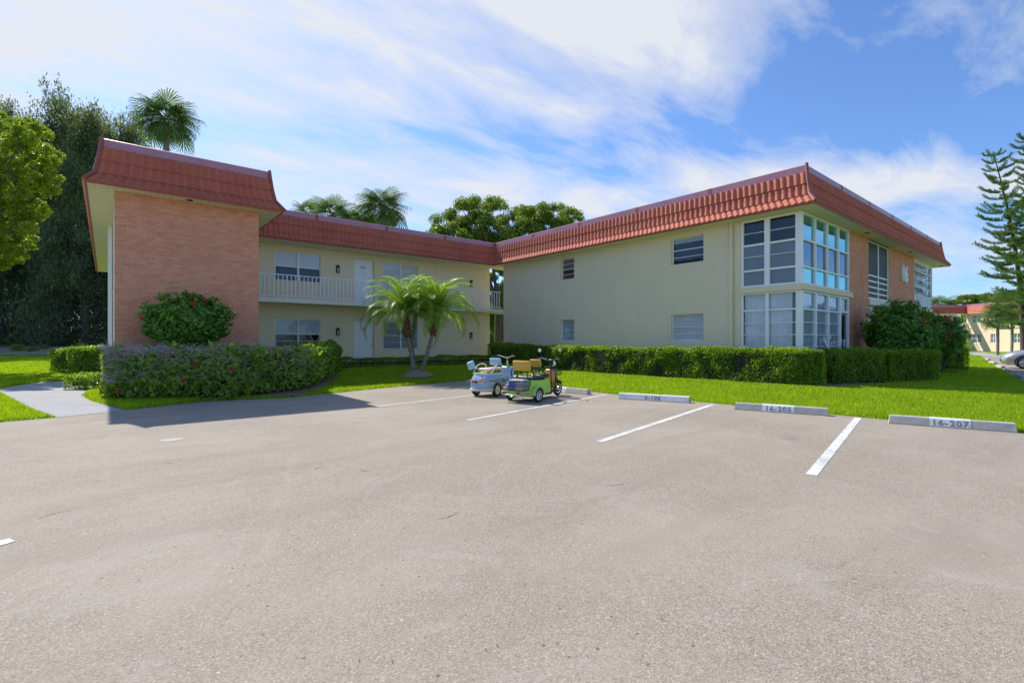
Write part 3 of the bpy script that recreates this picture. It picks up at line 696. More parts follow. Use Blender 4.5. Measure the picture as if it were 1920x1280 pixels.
# east bay
XF = XE
east = lambda i, k: 'glass' if k else 'blindg'
window(T(XP2b + .02, YB, 0), 0, XF - XP2b - .02, 3.1, ZS - .12, (.25, .5, .75), (.255, .44, .625, .81), depth=.04, fr=.045, mid=.05, back='curtain', label='awning window grid with tilted panes at the far end', sill=False, room=1.0,
       glass=east, tilt=lambda i, k: R(24) if (k and i < 2) else 0)
window(T(XP2b + .02, YB, 0), 0, XF - XP2b - .02, .33, 2.7, (.25, .5, .75), (.6,), depth=.04, fr=.05, mid=.06, back='none', label='ground floor window behind the far hibiscus', sill=False, room=1.0)
eb = MB(); eb.bbox(XP2b + .01, XF, YB - .02, YB + .2, 2.71, 3.09, .01); eb.build('spandrel', M['stucco_white'], B); eb = MB(); eb.box(XP2b + .01, XF, YB, YB + .2, 0, .33); eb.build('plinth', M['stucco_white'], B); eb = MB(); eb.box(XP2b + .01, XF, YB, YB + .2, ZS - .12, ZS); eb.build('window_head', M['stucco_white'], B)
# other walls of the wing
wall(T(XE, YB, 0) @ RZ(pi / 2), YN - YB, 0, ZS, [], M['stucco'], caps=False); wall(T(XE, YN, 0) @ RZ(pi), XE - XA, 0, ZS, [], M['stucco'], caps=False)

# number 16 on the far pier
x16 = uy(1690)
me = text_mesh('16', .98, .045, .95, 0, .035); me.materials.append(M['whitedull'])
link('house_number', me, B, T(x16 + .18, YB - .06, 4.36) @ RX(R(90)))

# ---- gallery wing
GX0, GX1 = TX1 + .0, XA
def g(u): return uy(u, YW) - GX0
MW = T(GX0, YW, 0)
w1 = (g(515.5), g(602)); dr = (g(664), g(698.5)); w2 = (g(719), g(784.5))
w2b = (g(719), g(784.5))
ops = [(w1[0], w1[1], 1.12, 2.31), (w1[0], w1[1], 3.87, 5.06), (dr[0], dr[1] + .09, .33, 2.33), (dr[0], dr[1] + .09, 3.08, 5.08), (w2[0], w2[1], 1.05, 2.31), (w2[0], w2[1], 3.80, 5.06)]
wall(MW, GX1 - GX0, 0, ZS, ops, M['stucco'])
window(MW, *w1, 3.87, 5.06, (.5,), (.5,), depth=.05, fr=.035, mid=.07, bars=(.76,), bar_t=.014, back='blind', blind_z=(.5, 1), label='upper gallery window, left of door 203')
window(MW, *w1, 1.12, 2.31, (.5,), (.5,), depth=.05, fr=.035, mid=.05, bars=(.25, .76,), bar_t=.014, back='blindg', blind_z=(.45, 1), label='ground floor gallery window above the left hedge')
window(MW, *w2, 3.80, 5.06, (.5,), (.5,), depth=.05, fr=.03, mid=.05, bars=(.74,), bar_t=.018, back='blind', label='upper gallery window behind the palm crowns')
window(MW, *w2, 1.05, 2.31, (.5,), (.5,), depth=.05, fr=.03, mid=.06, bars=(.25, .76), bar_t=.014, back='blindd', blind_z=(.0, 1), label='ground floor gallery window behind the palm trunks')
def door(z0, num, lab):
    d = MB(); w_ = dr[1] - dr[0]; d.bbox(dr[0] + .0, dr[0] + w_, .04, .085, z0, z0 + 1.99, .005)
    o = d.build('door', M['door'], B, MW); o['label'] = lab
    p = MB(); a0 = dr[0] + .1; 
    j = MB(); j.bbox(dr[1] + .003, dr[1] + .05, .02, .1, z0, z0 + 1.995, .004); j.bbox(dr[1] + .055, dr[1] + .09, .06, .12, z0, z0 + 1.99, .004); j.build('door_jamb', M['stucco'], o, MW)
    me = text_mesh(num, .17, .003, 1.05); me.materials.append(M['black']); link('lettering', me, o, MW @ T(dr[0] + w_ * .5, .036, z0 + 1.64) @ RX(R(90)))
    k = MB(); kx = dr[1] - .07
    k.lathe([(.0, 0), (.028, 0), (.028, .012), (.012, .016), (.012, .045), (.028, .055), (.028, .08), (0, .085)], 12, T(kx, .04, z0 + .92) @ RX(R(90)))
    k.build('handle', M['brass'], o, MW, smooth=True)
    k = MB(); k.lathe([(0, 0), (.025, 0), (.025, .014), (0, .016)], 12, T(kx, .04, z0 + 1.06) @ RX(R(90))); k.build('lock', M['brass'], o, MW)
    if z0 > 1:
        k = MB(); k.lathe([(0, 0), (.022, 0), (.02, .02), (0, .022)], 10, T(dr[0] + w_ * .5, .04, z0 + 1.38) @ RX(R(90))); k.build('knocker', M['black'], o, MW)
door(3.08, '203', 'white upstairs door numbered 203'); door(.33, '103', 'white ground floor door numbered 103')
# lanterns
def lantern(x, z):
    l = MB(); q = MW @ T(x, 0, z)
    prof = [(-.075, 0), (-.075, .24), (-.06, .30), (-.03, .34), (0, .355), (.03, .34), (.06, .30), (.075, .24), (.075, 0)]
    l.prism(prof, 0, .02, q @ RX(R(90))); l.bbox(-.07, .07, -.11, -.02, .0, .02, .004, q); l.bbox(-.06, .06, -.10, -.02, .25, .275, .004, q)
    for sx in (-.062, .052): l.bbox(sx, sx + .01, -.10, -.09, .02, .25, .002, q)
    l.prism([(-.06, .0), (.06, .0), (.03, .05), (-.03, .05)], .02, .10, q @ T(0, 0, .275) @ RX(R(90)))
    l.fix = True
    o = l.build('wall_lantern', M['black'], B); gb = MB(); gb.lathe([(0, .03), (.03, .03), (.034, .14), (.018, .22), (0, .22)], 10, q @ T(0, -.06, 0)); gb.build('lamp_glass', M['lampglass'], o, smooth=True)
for u, z in ((633, 4.38), (633, 1.66), (883, 4.28), (883, 1.54)): lantern(g(u), z)
# other faces of the gallery wing and left wing
wall(T(GX1, YW, 0) @ RZ(pi / 2), 10, 0, ZS, [], M['stucco'], caps=False)
wall(T(GX1, YW + 10, 0) @ RZ(pi), GX1 - 1, 0, ZS, [], M['stucco'], caps=False)
tb = MB(); tb.box(TX0 + .002, TX1, TY + .2, YW + .3, 0, ZS); tb.box(TX0 + .3, GX0 + 1.5, YW + .3, 35.5, 0, ZS); tb.build('wall', M['stucco'], B)
# white corner post and landing behind the brick block's left edge
cp = MB(); xq = uy(206.3, 21.4); cp.bbox(xq - .055, xq + .055, 21.4, 21.5, 0, ZS, .006); cp.build('corner_post', M['white'], B)
for yy in (28.5, 34.5):
    cp = MB(); cp.bbox(TX0 - .10, TX0 - .01, yy, yy + .1, 0, ZS, .006); cp.build('corner_post', M['white'], B)

# deck and railing
dk = MB(); dk.bbox(GX0 + .0, GX1 + 3.5, YD, YW + .01, 2.90, 3.08, .01); dk.box(GX0, GX1, YD - .0, YW, .0, .33 - .02)
dk.build('walkway_deck', M['stucco_white'], B)
rl = MB(); rl.bbox(GX0, GX1 - .02, YD + .03, YD + .075, 3.955, 3.99, .006); rl.bbox(GX0, GX1 - .02, YD + .04, YD + .07, 3.14, 3.17, .005)
railing = rl.build('railing', M['whitedull'], B)
me = None; x = GX0 + .08; k = 0
bal = MB(); bal.bbox(-.015, .015, -.015, .015, 3.17, 3.955, .002); bme = bal.mesh(M['whitedull'], name='baluster')
pst = MB(); pst.bbox(-.018, .018, -.018, .018, 3.08, 3.955, .002); pme = pst.mesh(M['whitedull'], name='rail_post')
while x < GX1 - .04:
    link('rail_post' if k % 12 == 11 else 'baluster', pme if k % 12 == 11 else bme, railing, T(x, YD + .055, 0)); x += .158; k += 1
# rear railing of the passage, seen through the gap
rl = MB(); rl.bbox(GX1 + .05, GX1 + .09, YD + .03, YW + 0., 3.955, 3.99, .005)
# ---- soffits: planked boards with open joints
def soffit(x0, x1, y0, y1, along, z=ZS):
    mb = MB(); mb.box(x0, x1, y0, y1, z + .012, z + .03); p = .145
    if along == 'x':   # boards run along y, stepped along x
        n = max(1, int((x1 - x0) / p)); st = (x1 - x0) / n
        for i in range(n): mb.box(x0 + i * st + .006, x0 + (i + 1) * st - .006, y0, y1, z, z + .013)
    else:
        n = max(1, int((y1 - y0) / p)); st = (y1 - y0) / n
        for i in range(n): mb.box(x0, x1, y0 + i * st + .006, y0 + (i + 1) * st - .006, z, z + .013)
    o = mb.build('soffit', M['soffit'], B)
    return o
e = OE - .01
soffit(TX0 - e, TX1 + e, TY - e, TY - .001, 'x'); soffit(TX0 - e, TX0 - .001, TY, 36, 'y'); soffit(TX1 + .001, TX1 + e, TY, YR - e, 'y')
soffit(TX1 + .0, XA - .001 + 3, YR - e, YW - .001, 'x', ZS + .002)
soffit(XA - e, XA - .001, YB - e, YR - e - .001, 'y'); soffit(XA, XE + e + .3, YB - e, YB - .001, 'x'); soffit(XE + .001, XE + e + .3, YB, YN, 'y')
for (x, y) in ((uy(1626, YB - .3), YB - .3), (uy(1706, YB - .3), YB - .3), (uy(1764, YB - .3), YB - .3), (uy(356, TY - .28), TY - .28)):
    d = MB(); d.lathe([(0, .0), (.07, .0), (.085, -.012), (.085, .01)], 16, T(x, y, ZS - .001)); d.build('soffit_light', M['black'], B)

# ---- mansard roof: tiles in three courses, flashing on top
roof = tag(link('roof', None, B, WM[B.name].copy()))
bpy.data.objects.remove(roof)
rb = MB()
def flat(x0, x1, y0, y1, z): rb.box(x0, x1, y0, y1, z - .06, z)
flat(TX0 - OI + .05, TX1 + OI - .05, TY - OI + .05, 36, ZT - .12); flat(TX1, XA + .5, YR - OI + .05, 31.4, ZT - .13); flat(XA - OI + .05, XE + .5, YB - OI + .05, YR + .7, ZT - .14)
roof = rb.build('roof', M['roofflat'], B)
PROF = [(OI + .02, ZF), (OI + .065, 5.985), (OK, ZK), (OE, ZE)]       # (overhang, z) from flashing foot to eave
NTILE = [0]; TILES = []
def roof_side(p0, p1, nrm, m0, m1, single=False, w=.19):
    """p0,p1: wall line ends (viewer's left to right when seen from outside); nrm: outward unit; m0,m1: +1 outer mitre, -1 inner mitre, 0 square."""
    p0, p1, nn = Vector((*p0, 0)), Vector((*p1, 0)), Vector((*nrm, 0)); d = (p1 - p0).normalized(); ln = (p1 - p0).length
    def pt(s, o, z, lift=0, sl=None): # s in 0..1
        a = -m0 * o; b_ = ln + m1 * o
        q = p0 + d * (a + (b_ - a) * s) + nn * o + Vector((0, 0, z))
        return q + sl * lift if sl is not None else q
    n = max(3, round((ln + (m0 + m1) * .3) / w))
    rest = MB()
    under = MB()
    for k in range(3):
        (oa, za), (ob, zb) = PROF[k], PROF[k + 1]
        sv = (nn * (ob - oa) + Vector((0, 0, zb - za))).normalized(); nl = Vector((nn * (za - zb) + Vector((0, 0, ob - oa)))).normalized()
        under.add([pt(0, oa - .02, za), pt(1, oa - .02, za), pt(1, ob - .02, zb), pt(0, ob - .02, zb)], [(0, 3, 2, 1)])
        shape = [(0, .002), (.12, .010), (.28, .036), (.48, .048), (.66, .040), (.86, .010), (1., .002)]
        for j in range(n):
            mb = MB(); ov = .012 if k < 2 else .02
            jit = random.uniform(-.003, .003)
            for row, (o_, z_, add) in enumerate(((oa, za, .0), (ob, zb, .034))):
                for (f, hh) in shape:
                    q = pt((j + f) / n, o_, z_, 0) + nl * (hh * 1.0 + add + (jit if row else 0)) + (sv * ov if row else Vector())
                    mb.v.append(tuple(q))
            m_ = len(shape)
            for (f, hh) in shape:      # front lip
                q = pt((j + f) / n, ob, zb) + sv * ov - nl * .004; mb.v.append(tuple(q))
            for i in range(m_ - 1): mb.f.append((i, m_ + i, m_ + i + 1, i + 1)); mb.f.append((m_ + i, 2 * m_ + i, 2 * m_ + i + 1, m_ + i + 1))
            if single: mb.build('tile', M['tile'], roof)
            else: rest.add(mb.v, mb.f)
    if rest.v: o = rest.build('tile_course', M['tile'], roof); o['kind'] = 'stuff'
    u_ = under.build('roof_deck', M['hip'], roof)
    # flashing: folded metal strip in lengths
    L_ = ln; seg = max(1, round(L_ / 3.05)); fo, fi = OI, OI - .03
    for i in range(seg):
        s0, s1 = i / seg, (i + 1) / seg
        mb = MB(); g0 = .0015
        P_ = []
        for (o_, z_) in ((fo + .035, ZF - .02), (fo + .012, ZF + .0), (fo, ZT - .02), (fo - .03, ZT), (fo - .2, ZT - .01)):
            P_ += [tuple(pt(s0, o_, z_)), tuple(pt(s1, o_, z_))]
        mb.add(P_, [(2 * k, 2 * k + 1, 2 * k + 3, 2 * k + 2) for k in range(4)]); mb.build('flashing', M['flash'], roof)
        if i:
            jm = MB(); P_ = []; ds = .06 / L_
            for (o_, z_) in ((fo + .04, ZF - .02), (fo + .018, ZF + .0), (fo + .006, ZT - .02), (fo - .03, ZT + .006), (fo - .2, ZT - .004)):
                P_ += [tuple(pt(s0 - ds, o_, z_)), tuple(pt(s0 + ds, o_, z_))]
            jm.add(P_, [(2 * k, 2 * k + 1, 2 * k + 3, 2 * k + 2) for k in range(4)]); jm.build('flashing_joint', M['hip'], roof)
    # eave trim
    et = MB(); P_ = []
    for (o_, z_) in ((OE + .012, ZE + .0), (OE + .012, ZS - .012), (OE - .02, ZS - .012), (OE - .02, ZE - .03)):
        P_ += [tuple(pt(0, o_, z_)), tuple(pt(1, o_, z_))]
    et.add(P_, [(2 * k, 2 * k + 1, 2 * k + 3, 2 * k + 2) for k in range(3)]); et.build('eave_trim', M['hip'], roof)
def hip(px, py, dx, dy, inner=False):
    mb = MB(); pts = []
    for (o_, z_) in [(OI, ZT - .01)] + PROF: pts.append((px + dx * (o_ + (.0 if inner else .01)), py + dy * (o_ + (.0 if inner else .01)), z_ + .035))
    pts[-1] = (pts[-1][0] + dx * .02, pts[-1][1] + dy * .02, pts[-1][2] - .02)
    mb.tube(pts, [.045, .05, .05, .055, .055], 8); mb.build('hip_cap', M['hip'], roof, smooth=True)
XR = XE + .3      # roof end line (east)
roof_side((XA, YR), (XA, YB), (-1, 0), -1, 1, single=True)
roof_side((XA, YB), (XR, YB), (0, -1), 1, 1)
roof_side((XR, YB), (XR, YR + 1.2), (1, 0), 1, 0)
roof_side((TX1, YR), (XA, YR), (0, -1), 0, -1)
roof_side((TX0, TY), (TX1, TY), (0, -1), 1, 1)
roof_side((TX1, TY), (TX1, YR), (1, 0), 1, 0)
roof_side((TX0, 36), (TX0, TY), (-1, 0), 1, 1)
hip(XA, YB, -1, -1); hip(XR, YB, 1, -1); hip(TX0, TY, -1, -1); hip(TX1, TY, 1, -1); hip(XA, YR, -1, -1, True)

# ================================================================ vegetation
_wr = np.random.default_rng(3); WAVES = []
for _i in range(36):
    _f = _wr.uniform(2.5, 22); _k = _wr.normal(size=3); WAVES.append((min(1., 5 / _f), _k / np.linalg.norm(_k) * _f, _wr.uniform(0, 6.28)))
def hull_leaves(poly, z0, z1, size, dens, seed=0, top_round=.12, aspect=.5, lump=.05, zf=None):
    """Leaves over the sides and top of a clipped hedge whose plan is poly (CCW)."""
    P, Nn = [], []; n = len(poly); poly = [Vector(p) for p in poly]; area = 0
    cen = sum(poly, Vector((0, 0))) / n
    for i in range(n):
        a, b = poly[i], poly[(i + 1) % n]; d = b - a; L_ = d.length; d = d / L_; nn = np.array([d.y, -d.x, 0.])
        k = int(L_ * (z1 - z0) * dens); s = rng.random(k) * L_; z = z0 + rng.random(k) ** .9 * (z1 - z0)
        q = np.stack([a.x + d.x * s, a.y + d.y * s, z], 1); r_ = np.clip((z - (z1 - top_round)) / top_round, 0, 1); q -= nn * (top_round * (1 - np.sqrt(1 - r_ ** 2 * .99)))[:, None]
        nv = nn[None] * (1 - r_ * .7)[:, None] + np.array([0, 0, 1.]) * (r_ * .9 + .15)[:, None]
        P.append(q); Nn.append(nv)
    xs = [p.x for p in poly]; ys = [p.y for p in poly]; k = int((max(xs) - min(xs)) * (max(ys) - min(ys)) * dens * 1.1)
    X = min(xs) + rng.random(k) * (max(xs) - min(xs)); Y = min(ys) + rng.random(k) * (max(ys) - min(ys)); sd = sd_poly(X, Y, [(p.x, p.y) for p in poly]); m = sd < -.03; X, Y = X[m], Y[m]
    e = np.clip(1 + sd[m] / top_round, 0, 1); P.append(np.stack([X, Y, z1 - top_round * (1 - np.sqrt(1 - e ** 2 * .99))], 1)); Nn.append(np.tile([0, 0, 1.], (len(X), 1)))
    P = np.concatenate(P); Nn = np.concatenate(Nn)
    w_ = lump * .5 * sum(a_ * np.sin(P @ kv + ph_) for a_, kv, ph_ in WAVES[seed % 3::3])
    P = P + Nn * (w_ + rng.normal(size=len(P)) * .022 - .02)[:, None]
    if zf is not None: P[:, 2] += zf(P[:, 0], P[:, 1])
    Nr = Nn + rng.normal(size=P.shape) * 1.05
    sz = size * (.65 + .7 * rng.random(len(P)))
    return P, Nr, sz, aspect
def inset(poly, e):
    n = len(poly); out = []
    for i in range(n):
        a, b, c = Vector(poly[i - 1]), Vector(poly[i]), Vector(poly[(i + 1) % n]); d1 = (b - a).normalized(); d2 = (c - b).normalized()
        n1, n2 = Vector((-d1.y, d1.x)), Vector((-d2.y, d2.x)); m = n1 + n2
        if m.length < .3: out.append(tuple(b + n1 * e)); continue
        m.normalize(); out.append(tuple(b + m * min(e * 1.6, e / max(.4, m.dot(n1)))))
    return out
def hedge(name, poly, z1, label, cat='hedge', group=None, size=.055, dens=1700, mat='hedge', z0=None, seed=0, top_round=.12, lump=.04, core='hedge_core', thin=None):
    c = sum((Vector(p) for p in poly), Vector((0, 0))) / len(poly); zb = gz(c.x, c.y) if z0 is None else z0
    if sum(poly[i][0] * poly[(i + 1) % len(poly)][1] - poly[(i + 1) % len(poly)][0] * poly[i][1] for i in range(len(poly))) < 0: poly = poly[::-1]
    r = empty(name, (c.x, c.y, zb), label, cat, group)
    P, Nr, sz, asp = hull_leaves(poly, zb + .04, z1, size, dens, seed, top_round, lump=lump)
    
    if thin is not None: kk = thin(P); P, Nr, sz = P[kk], Nr[kk], sz[kk]
    V, F = leaf_quads(P, Nr, sz, sz * .5); link('foliage', npmesh('foliage', V, F, M[mat]), r)
    ins = [(c.x + (p[0] - c.x) * (1 - .2 / max(.35, (Vector(p) - c).length)), c.y + (p[1] - c.y) * (1 - .2 / max(.2, (Vector(p) - c).length))) for p in poly]
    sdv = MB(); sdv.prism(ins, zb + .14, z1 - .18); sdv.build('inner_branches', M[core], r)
    st = MB(); per = [(Vector(poly[i]), Vector(poly[(i + 1) % len(poly)])) for i in range(len(poly))]
    for a, b in per:
        L_ = (b - a).length
        for _ in range(int(L_ * 5)):
            p = a.lerp(b, random.random()); p = p.lerp(c, min(.6, .16 / max(.2, (p - c).length) + random.random() * .1)); st.tube([(p.x, p.y, zb - .05), (p.x + random.uniform(-.06, .06), p.y + random.uniform(-.06, .06), zb + .3)], .009, 4, False)
    st.build('stems', M['twig'], r)['kind'] = 'stuff'; return r
def flower(x, y, z, nrm, parent, r=.055):
    mb = MB(); nv = Vector(nrm).normalized(); a = nv.orthogonal().normalized(); b = nv.cross(a); c = Vector((x, y, z)); ph = random.random() * 6
    for k in range(5):
        t = ph + 2 * pi * k / 5; d = a * cos(t) + b * sin(t); e = a * cos(t + pi / 2) + b * sin(t + pi / 2)
        mb.add([c, c + d * r * .6 - e * r * .45 + nv * r * .35, c + d * r * 1.25 - e * r * .3 + nv * r * .25, c + d * r * 1.3 + e * r * .3 + nv * r * .3, c + d * r * .6 + e * r * .45 + nv * r * .4], [(0, 1, 2, 3, 4)])
    mb.tube([c, c + nv * r * 1.5], .005, 4); mb.build('flower', M['red'], parent)
def bush(name, c, rad, label, cat='bush', flowers=(), n=14000, size=.115, mat='hib', group=None, seed=0, trunk=True):
    """flowers: list of (u, v) sight lines met on the bush's outer shell."""
    cx_, cy_, cz_ = c; zb = gz(cx_, cy_); r = empty(name, (cx_, cy_, zb), label, cat, group)
    D = rng.normal(size=(n, 3)); D /= np.linalg.norm(D, axis=1, keepdims=True)
    lum = 1 + .10 * np.sin(D[:, 0] * 5 + seed) * np.sin(D[:, 1] * 6 + seed * 2) + .09 * np.sin(D[:, 2] * 7 + D[:, 0] * 4 + seed) + .05 * np.sin(D[:, 0] * 13 + D[:, 2] * 11)
    rr = lum * (1 - .35 * rng.random(n) ** 1.7); P = np.array(c) + D * np.array(rad) * rr[:, None]
    # shoots standing out of the outline
    ns = 95; Ds = rng.normal(size=(ns, 3)); Ds[:, 2] = abs(Ds[:, 2]) * .9; Ds /= np.linalg.norm(Ds, axis=1, keepdims=True)
    base = np.array(c) + Ds * np.array(rad) * .97; k = 14; sp = (base[:, None] + Ds[:, None] * (rng.random((ns, k, 1)) * .24) + rng.normal(size=(ns, k, 3)) * .035).reshape(-1, 3)
    P = np.concatenate([P, sp]); D2 = np.concatenate([D, np.repeat(Ds, k, 0)]); m = P[:, 2] > zb + .1; P, D2 = P[m], D2[m]
    Nr = D2 + np.array([0, 0, .35]) + rng.normal(size=P.shape) * .6; sz = size * (.6 + .7 * rng.random(len(P)))
    V, F = leaf_quads(P, Nr, sz, sz * .55, droop=.12); link('foliage', npmesh('foliage', V, F, M[mat]), r)
    cb = MB(); prof = [(0.001, -.8), (.5, -.62), (.72, -.3), (.78, 0), (.7, .35), (.48, .6), (.001, .74)]
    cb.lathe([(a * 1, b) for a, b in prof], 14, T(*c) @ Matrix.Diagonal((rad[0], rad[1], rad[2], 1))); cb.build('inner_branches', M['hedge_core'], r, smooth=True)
    if trunk:
        tb_ = MB()
        for _ in range(7):
            a = random.random() * 6.28; tb_.tube([(cx_ + .12 * cos(a), cy_ + .12 * sin(a), zb - .05), (cx_ + .3 * cos(a), cy_ + .3 * sin(a), (zb + cz_) / 2), (cx_ + rad[0] * .6 * cos(a), cy_ + rad[1] * .6 * sin(a), cz_)], [.03, .022, .012], 6)
        tb_.build('stems', M['bark_d'], r)['kind'] = 'stuff'
    for (u, v) in flowers:
        rx, ry = ray(u); o = Vector((0, 0, HC)); d = Vector((rx, ry, (640 - v) / FPX)).normalized()
        # nearest point of the shell along the sight line
        S_ = Vector((1 / rad[0], 1 / rad[1], 1 / rad[2])); oc = Vector([(o[i] - c[i]) * S_[i] for i in range(3)]); dd = Vector([d[i] * S_[i] for i in range(3)])
        A_, B_, C_ = dd.dot(dd), 2 * oc.dot(dd), oc.dot(oc) - 1.38; disc = B_ * B_ - 4 * A_ * C_
        t = (-B_ - math.sqrt(disc)) / (2 * A_) if disc > 0 else -B_ / (2 * A_)
        p = o + d * t; nv = (p - Vector(c)).normalized() - d * .5 + Vector((random.gauss(0, .3), 0, random.gauss(0, .3))); flower(p.x, p.y, p.z, nv, r, .052)
    return r

def orient(p, q, th):       # hedge plan from its front edge, running back away from the viewer
    a, b = Vector(p), Vector(q); d = (b - a).normalized(); n = Vector((-d.y, d.x))
    if n.dot(a) < 0: n = -n
    return [tuple(a), tuple(b), tuple(b + n * th), tuple(a + n * th)]
# long hedge under the west wall and the ones round the corner
XH0, XH1 = XA - 1.25, XA - .28
yh0, yh1 = ux(998, XH0), 4.95
hedge('clipped_hedge', [(XH0, yh0), (XH0, yh1 + .6), (XH0 + .35, yh1), (XH1, yh1 + .15), (XH1, yh0)], 1.17, 'long clipped hedge with sunlit top below the plain cream wall', size=.055, dens=3600, seed=1)
hedge('clipped_hedge', [(XH0 - .1, yh0 + .15), (XH0 - .1, yh0 + 1.9), (XH1 - .4, yh0 + 1.9), (XH1 - .4, yh0 + .15)], 1.22, 'short dark hedge behind the trikes in the shade of the roof', size=.06, dens=2200, seed=2)
hedge('clipped_hedge', [(XH0 - .1, yh0 + 2.2), (XH0 - .1, yh0 + 3.3), (XA + .9, yh0 + 3.3), (XA + .9, yh0 + 2.2)], 1.3, 'hedge in front of the gap between the two wings', size=.055, dens=1400, seed=12)
def gpl(u, v, z=.14): return gp(u, v, z)
hedge('clipped_hedge', orient(gpl(1563, 722), gpl(1661, 719.5), 1.), 1.13, 'dark hedge section between the long hedge and the square block', group='hedge blocks below the south front', size=.055, dens=2800, seed=3)
hedge('clipped_hedge', orient(gpl(1670, 719.5), gpl(1762, 716.5), .95), 1.10, 'square clipped hedge block in front of the hibiscus', group='hedge blocks below the south front', size=.055, dens=2800, seed=4)
hedge('clipped_hedge', orient(gpl(1735, 699), gpl(1818, 697), 1.6), 1.12, 'farthest dark hedge block at the corner of the lawn', group='hedge blocks below the south front', size=.06, dens=1400, seed=5)
# low hedge along the gallery
hedge('clipped_hedge', [(uy(638, 19.0), 19.0), (14.7, 19.0), (14.7, 19.75), (uy(638, 19.0), 19.75)], .72, 'low dark hedge along the foot of the gallery wall', size=.055, dens=1500, seed=6)
# left: big mixed hedge round the brick block
hL = [gpl(203, 741), gpl(300, 741), gpl(430, 739), gpl(560, 727), gpl(625, 712)]
bk = [(Vector(p).normalized() * 1.0) for p in hL]
# leafy hedge following the curve of the bed
HZ = 1.22
front = [Vector(p) for p in hL]
back = [front[0] + Vector((.1, 1.0)), front[1] + Vector((.0, 1.0)), front[2] + Vector((0, 1.0)), Vector((front[3].x - .3, front[3].y + 1.1)), Vector((front[4].x - .6, front[4].y + .9))]
poly = [tuple(p) for p in front] + [tuple(p) for p in back[::-1]]
H1 = hedge('hibiscus_hedge', poly, HZ, 'overgrown hedge with bare grey twigs and few pink flowers below the brick wall', size=.11, dens=420, mat='hib2', seed=7, top_round=.18, lump=.06, core='twig', thin=lambda P: rng.random(len(P)) > .85 * smooth((P[:, 2] - .5) / .35) * smooth((2.1 - P[:, 0]) / .9))
for o in list(H1.children):
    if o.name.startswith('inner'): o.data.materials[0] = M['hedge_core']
# bare twigs over its upper left half
def twigs():
    V = []; F = []; mb = MB(); n = 2300
    for _ in range(n):
        s = random.random() ** 1.7 * 3.2; i = min(3, int(s)); p = front[i].lerp(front[i + 1], s - i); into = random.random() * .8
        q = Vector((p.x, p.y + into * .9)); top = random.random() < .4
        z = HZ - .02 + random.uniform(-.05, .03) if top else random.uniform(.45, HZ)
        if not top: q = Vector((p.x, p.y + random.uniform(-.06, .08)))
        pt = Vector((q.x, q.y, z)); a = random.random() * 6.28; d = Vector((cos(a), sin(a) * .7, random.uniform(-.2, .75))).normalized()
        L_ = random.uniform(.12, .34); pts = [pt]
        for k in range(3):
            d = (d + Vector((random.uniform(-.4, .4), random.uniform(-.4, .4), random.uniform(-.35, .3)))).normalized(); pts.append(pts[-1] + d * L_ / 3)
        mb.tube(pts, [.0055, .005, .004, .0025], 3, False)
    o = mb.build('bare_twigs', M['twig'], H1); o['kind'] = 'stuff'
twigs()
def tufts(n, zlo, zhi, s0, s1):
    P = []; Nn = []
    for _ in range(n):
        s = random.uniform(s0, s1); i = min(3, int(s)); p = front[i].lerp(front[i + 1], s - i); c = Vector((p.x, p.y - .03 + random.uniform(-.05, .35) * (random.random() < .4), random.uniform(zlo, zhi)))
        for k in range(16):
            P.append((c.x + random.gauss(0, .06), c.y + random.gauss(0, .05), c.z + random.gauss(0, .06))); Nn.append((random.gauss(0, .7), -1 + random.gauss(0, .6), .6 + random.gauss(0, .5)))
    P = np.array(P); Nn = np.array(Nn); sz = .12 * (.6 + .7 * rng.random(len(P))); V, F = leaf_quads(P, Nn, sz, sz * .5, droop=.1); link('leaf_tufts', npmesh('leaf_tufts', V, F, M['hib2']), H1)['kind'] = 'stuff'
tufts(240, .22, .95, .1, 2.6); tufts(170, .3, 1.2, 2.3, 3.95); tufts(22, 1.0, 1.3, .2, 2.5)
def at_front(u, v, dd=-.08):
    rx, ry = ray(u); best = None
    for i in range(4):
        a, b = front[i], front[i + 1]; den = rx * (b.y - a.y) - ry * (b.x - a.x); t = (rx * (a.y - 0) - ry * (a.x - 0)) / -den if abs(den) > 1e-9 else -1
        if 0 <= t <= 1: p = a.lerp(b, t); best = p
    if best is None: best = front[0]
    d = best.x * SY + best.y * CY + dd; return (rx * d, ry * d, zat(v, d))
for (u, v) in ((222, 731), (342, 713), (434, 693), (464, 721), (368, 680)): flower(*at_front(u, v), (-.3, -1, .4), H1, .042)
hedge('clipped_hedge', [gpl(575, 723), gpl(638, 706), (gpl(638, 706)[0] - .35, gpl(638, 706)[1] + 1.5), (gpl(575, 723)[0] - .2, gpl(575, 723)[1] + 1.5)], 1.28, 'glossy sunlit end of hedge right of the brick wall', size=.09, dens=1100, mat='hib2', seed=8, lump=.08, top_round=.2)
hedge('clipped_hedge', [gpl(190, 738), gpl(207, 741), (gpl(207, 741)[0] + .1, gpl(207, 741)[1] + .9), (gpl(190, 738)[0] + .1, gpl(190, 738)[1] + .9)], 1.2, 'narrow left end of the big hedge, its yellow sunlight put into the leaf colour', size=.075, dens=1100, mat='ficus', seed=9, lump=.07)  # sunlit hedge end: the yellow light is painted in by a yellower leaf colour
def gq(u, v): return gp(u, v, .15)
hedge('clipped_hedge', orient(gq(92, 697), gq(133, 699), 1.5), 1.12, 'sunny rounded hedge block at the left end of the row', group='small hedge blocks beside the path', size=.07, dens=1300, seed=10, top_round=.3)
hedge('clipped_hedge', orient(gq(126, 702.5), gq(184, 704), 1.6), 1.22, 'taller rounded hedge block next to the white corner post', group='small hedge blocks beside the path', size=.07, dens=1500, seed=11, top_round=.25)
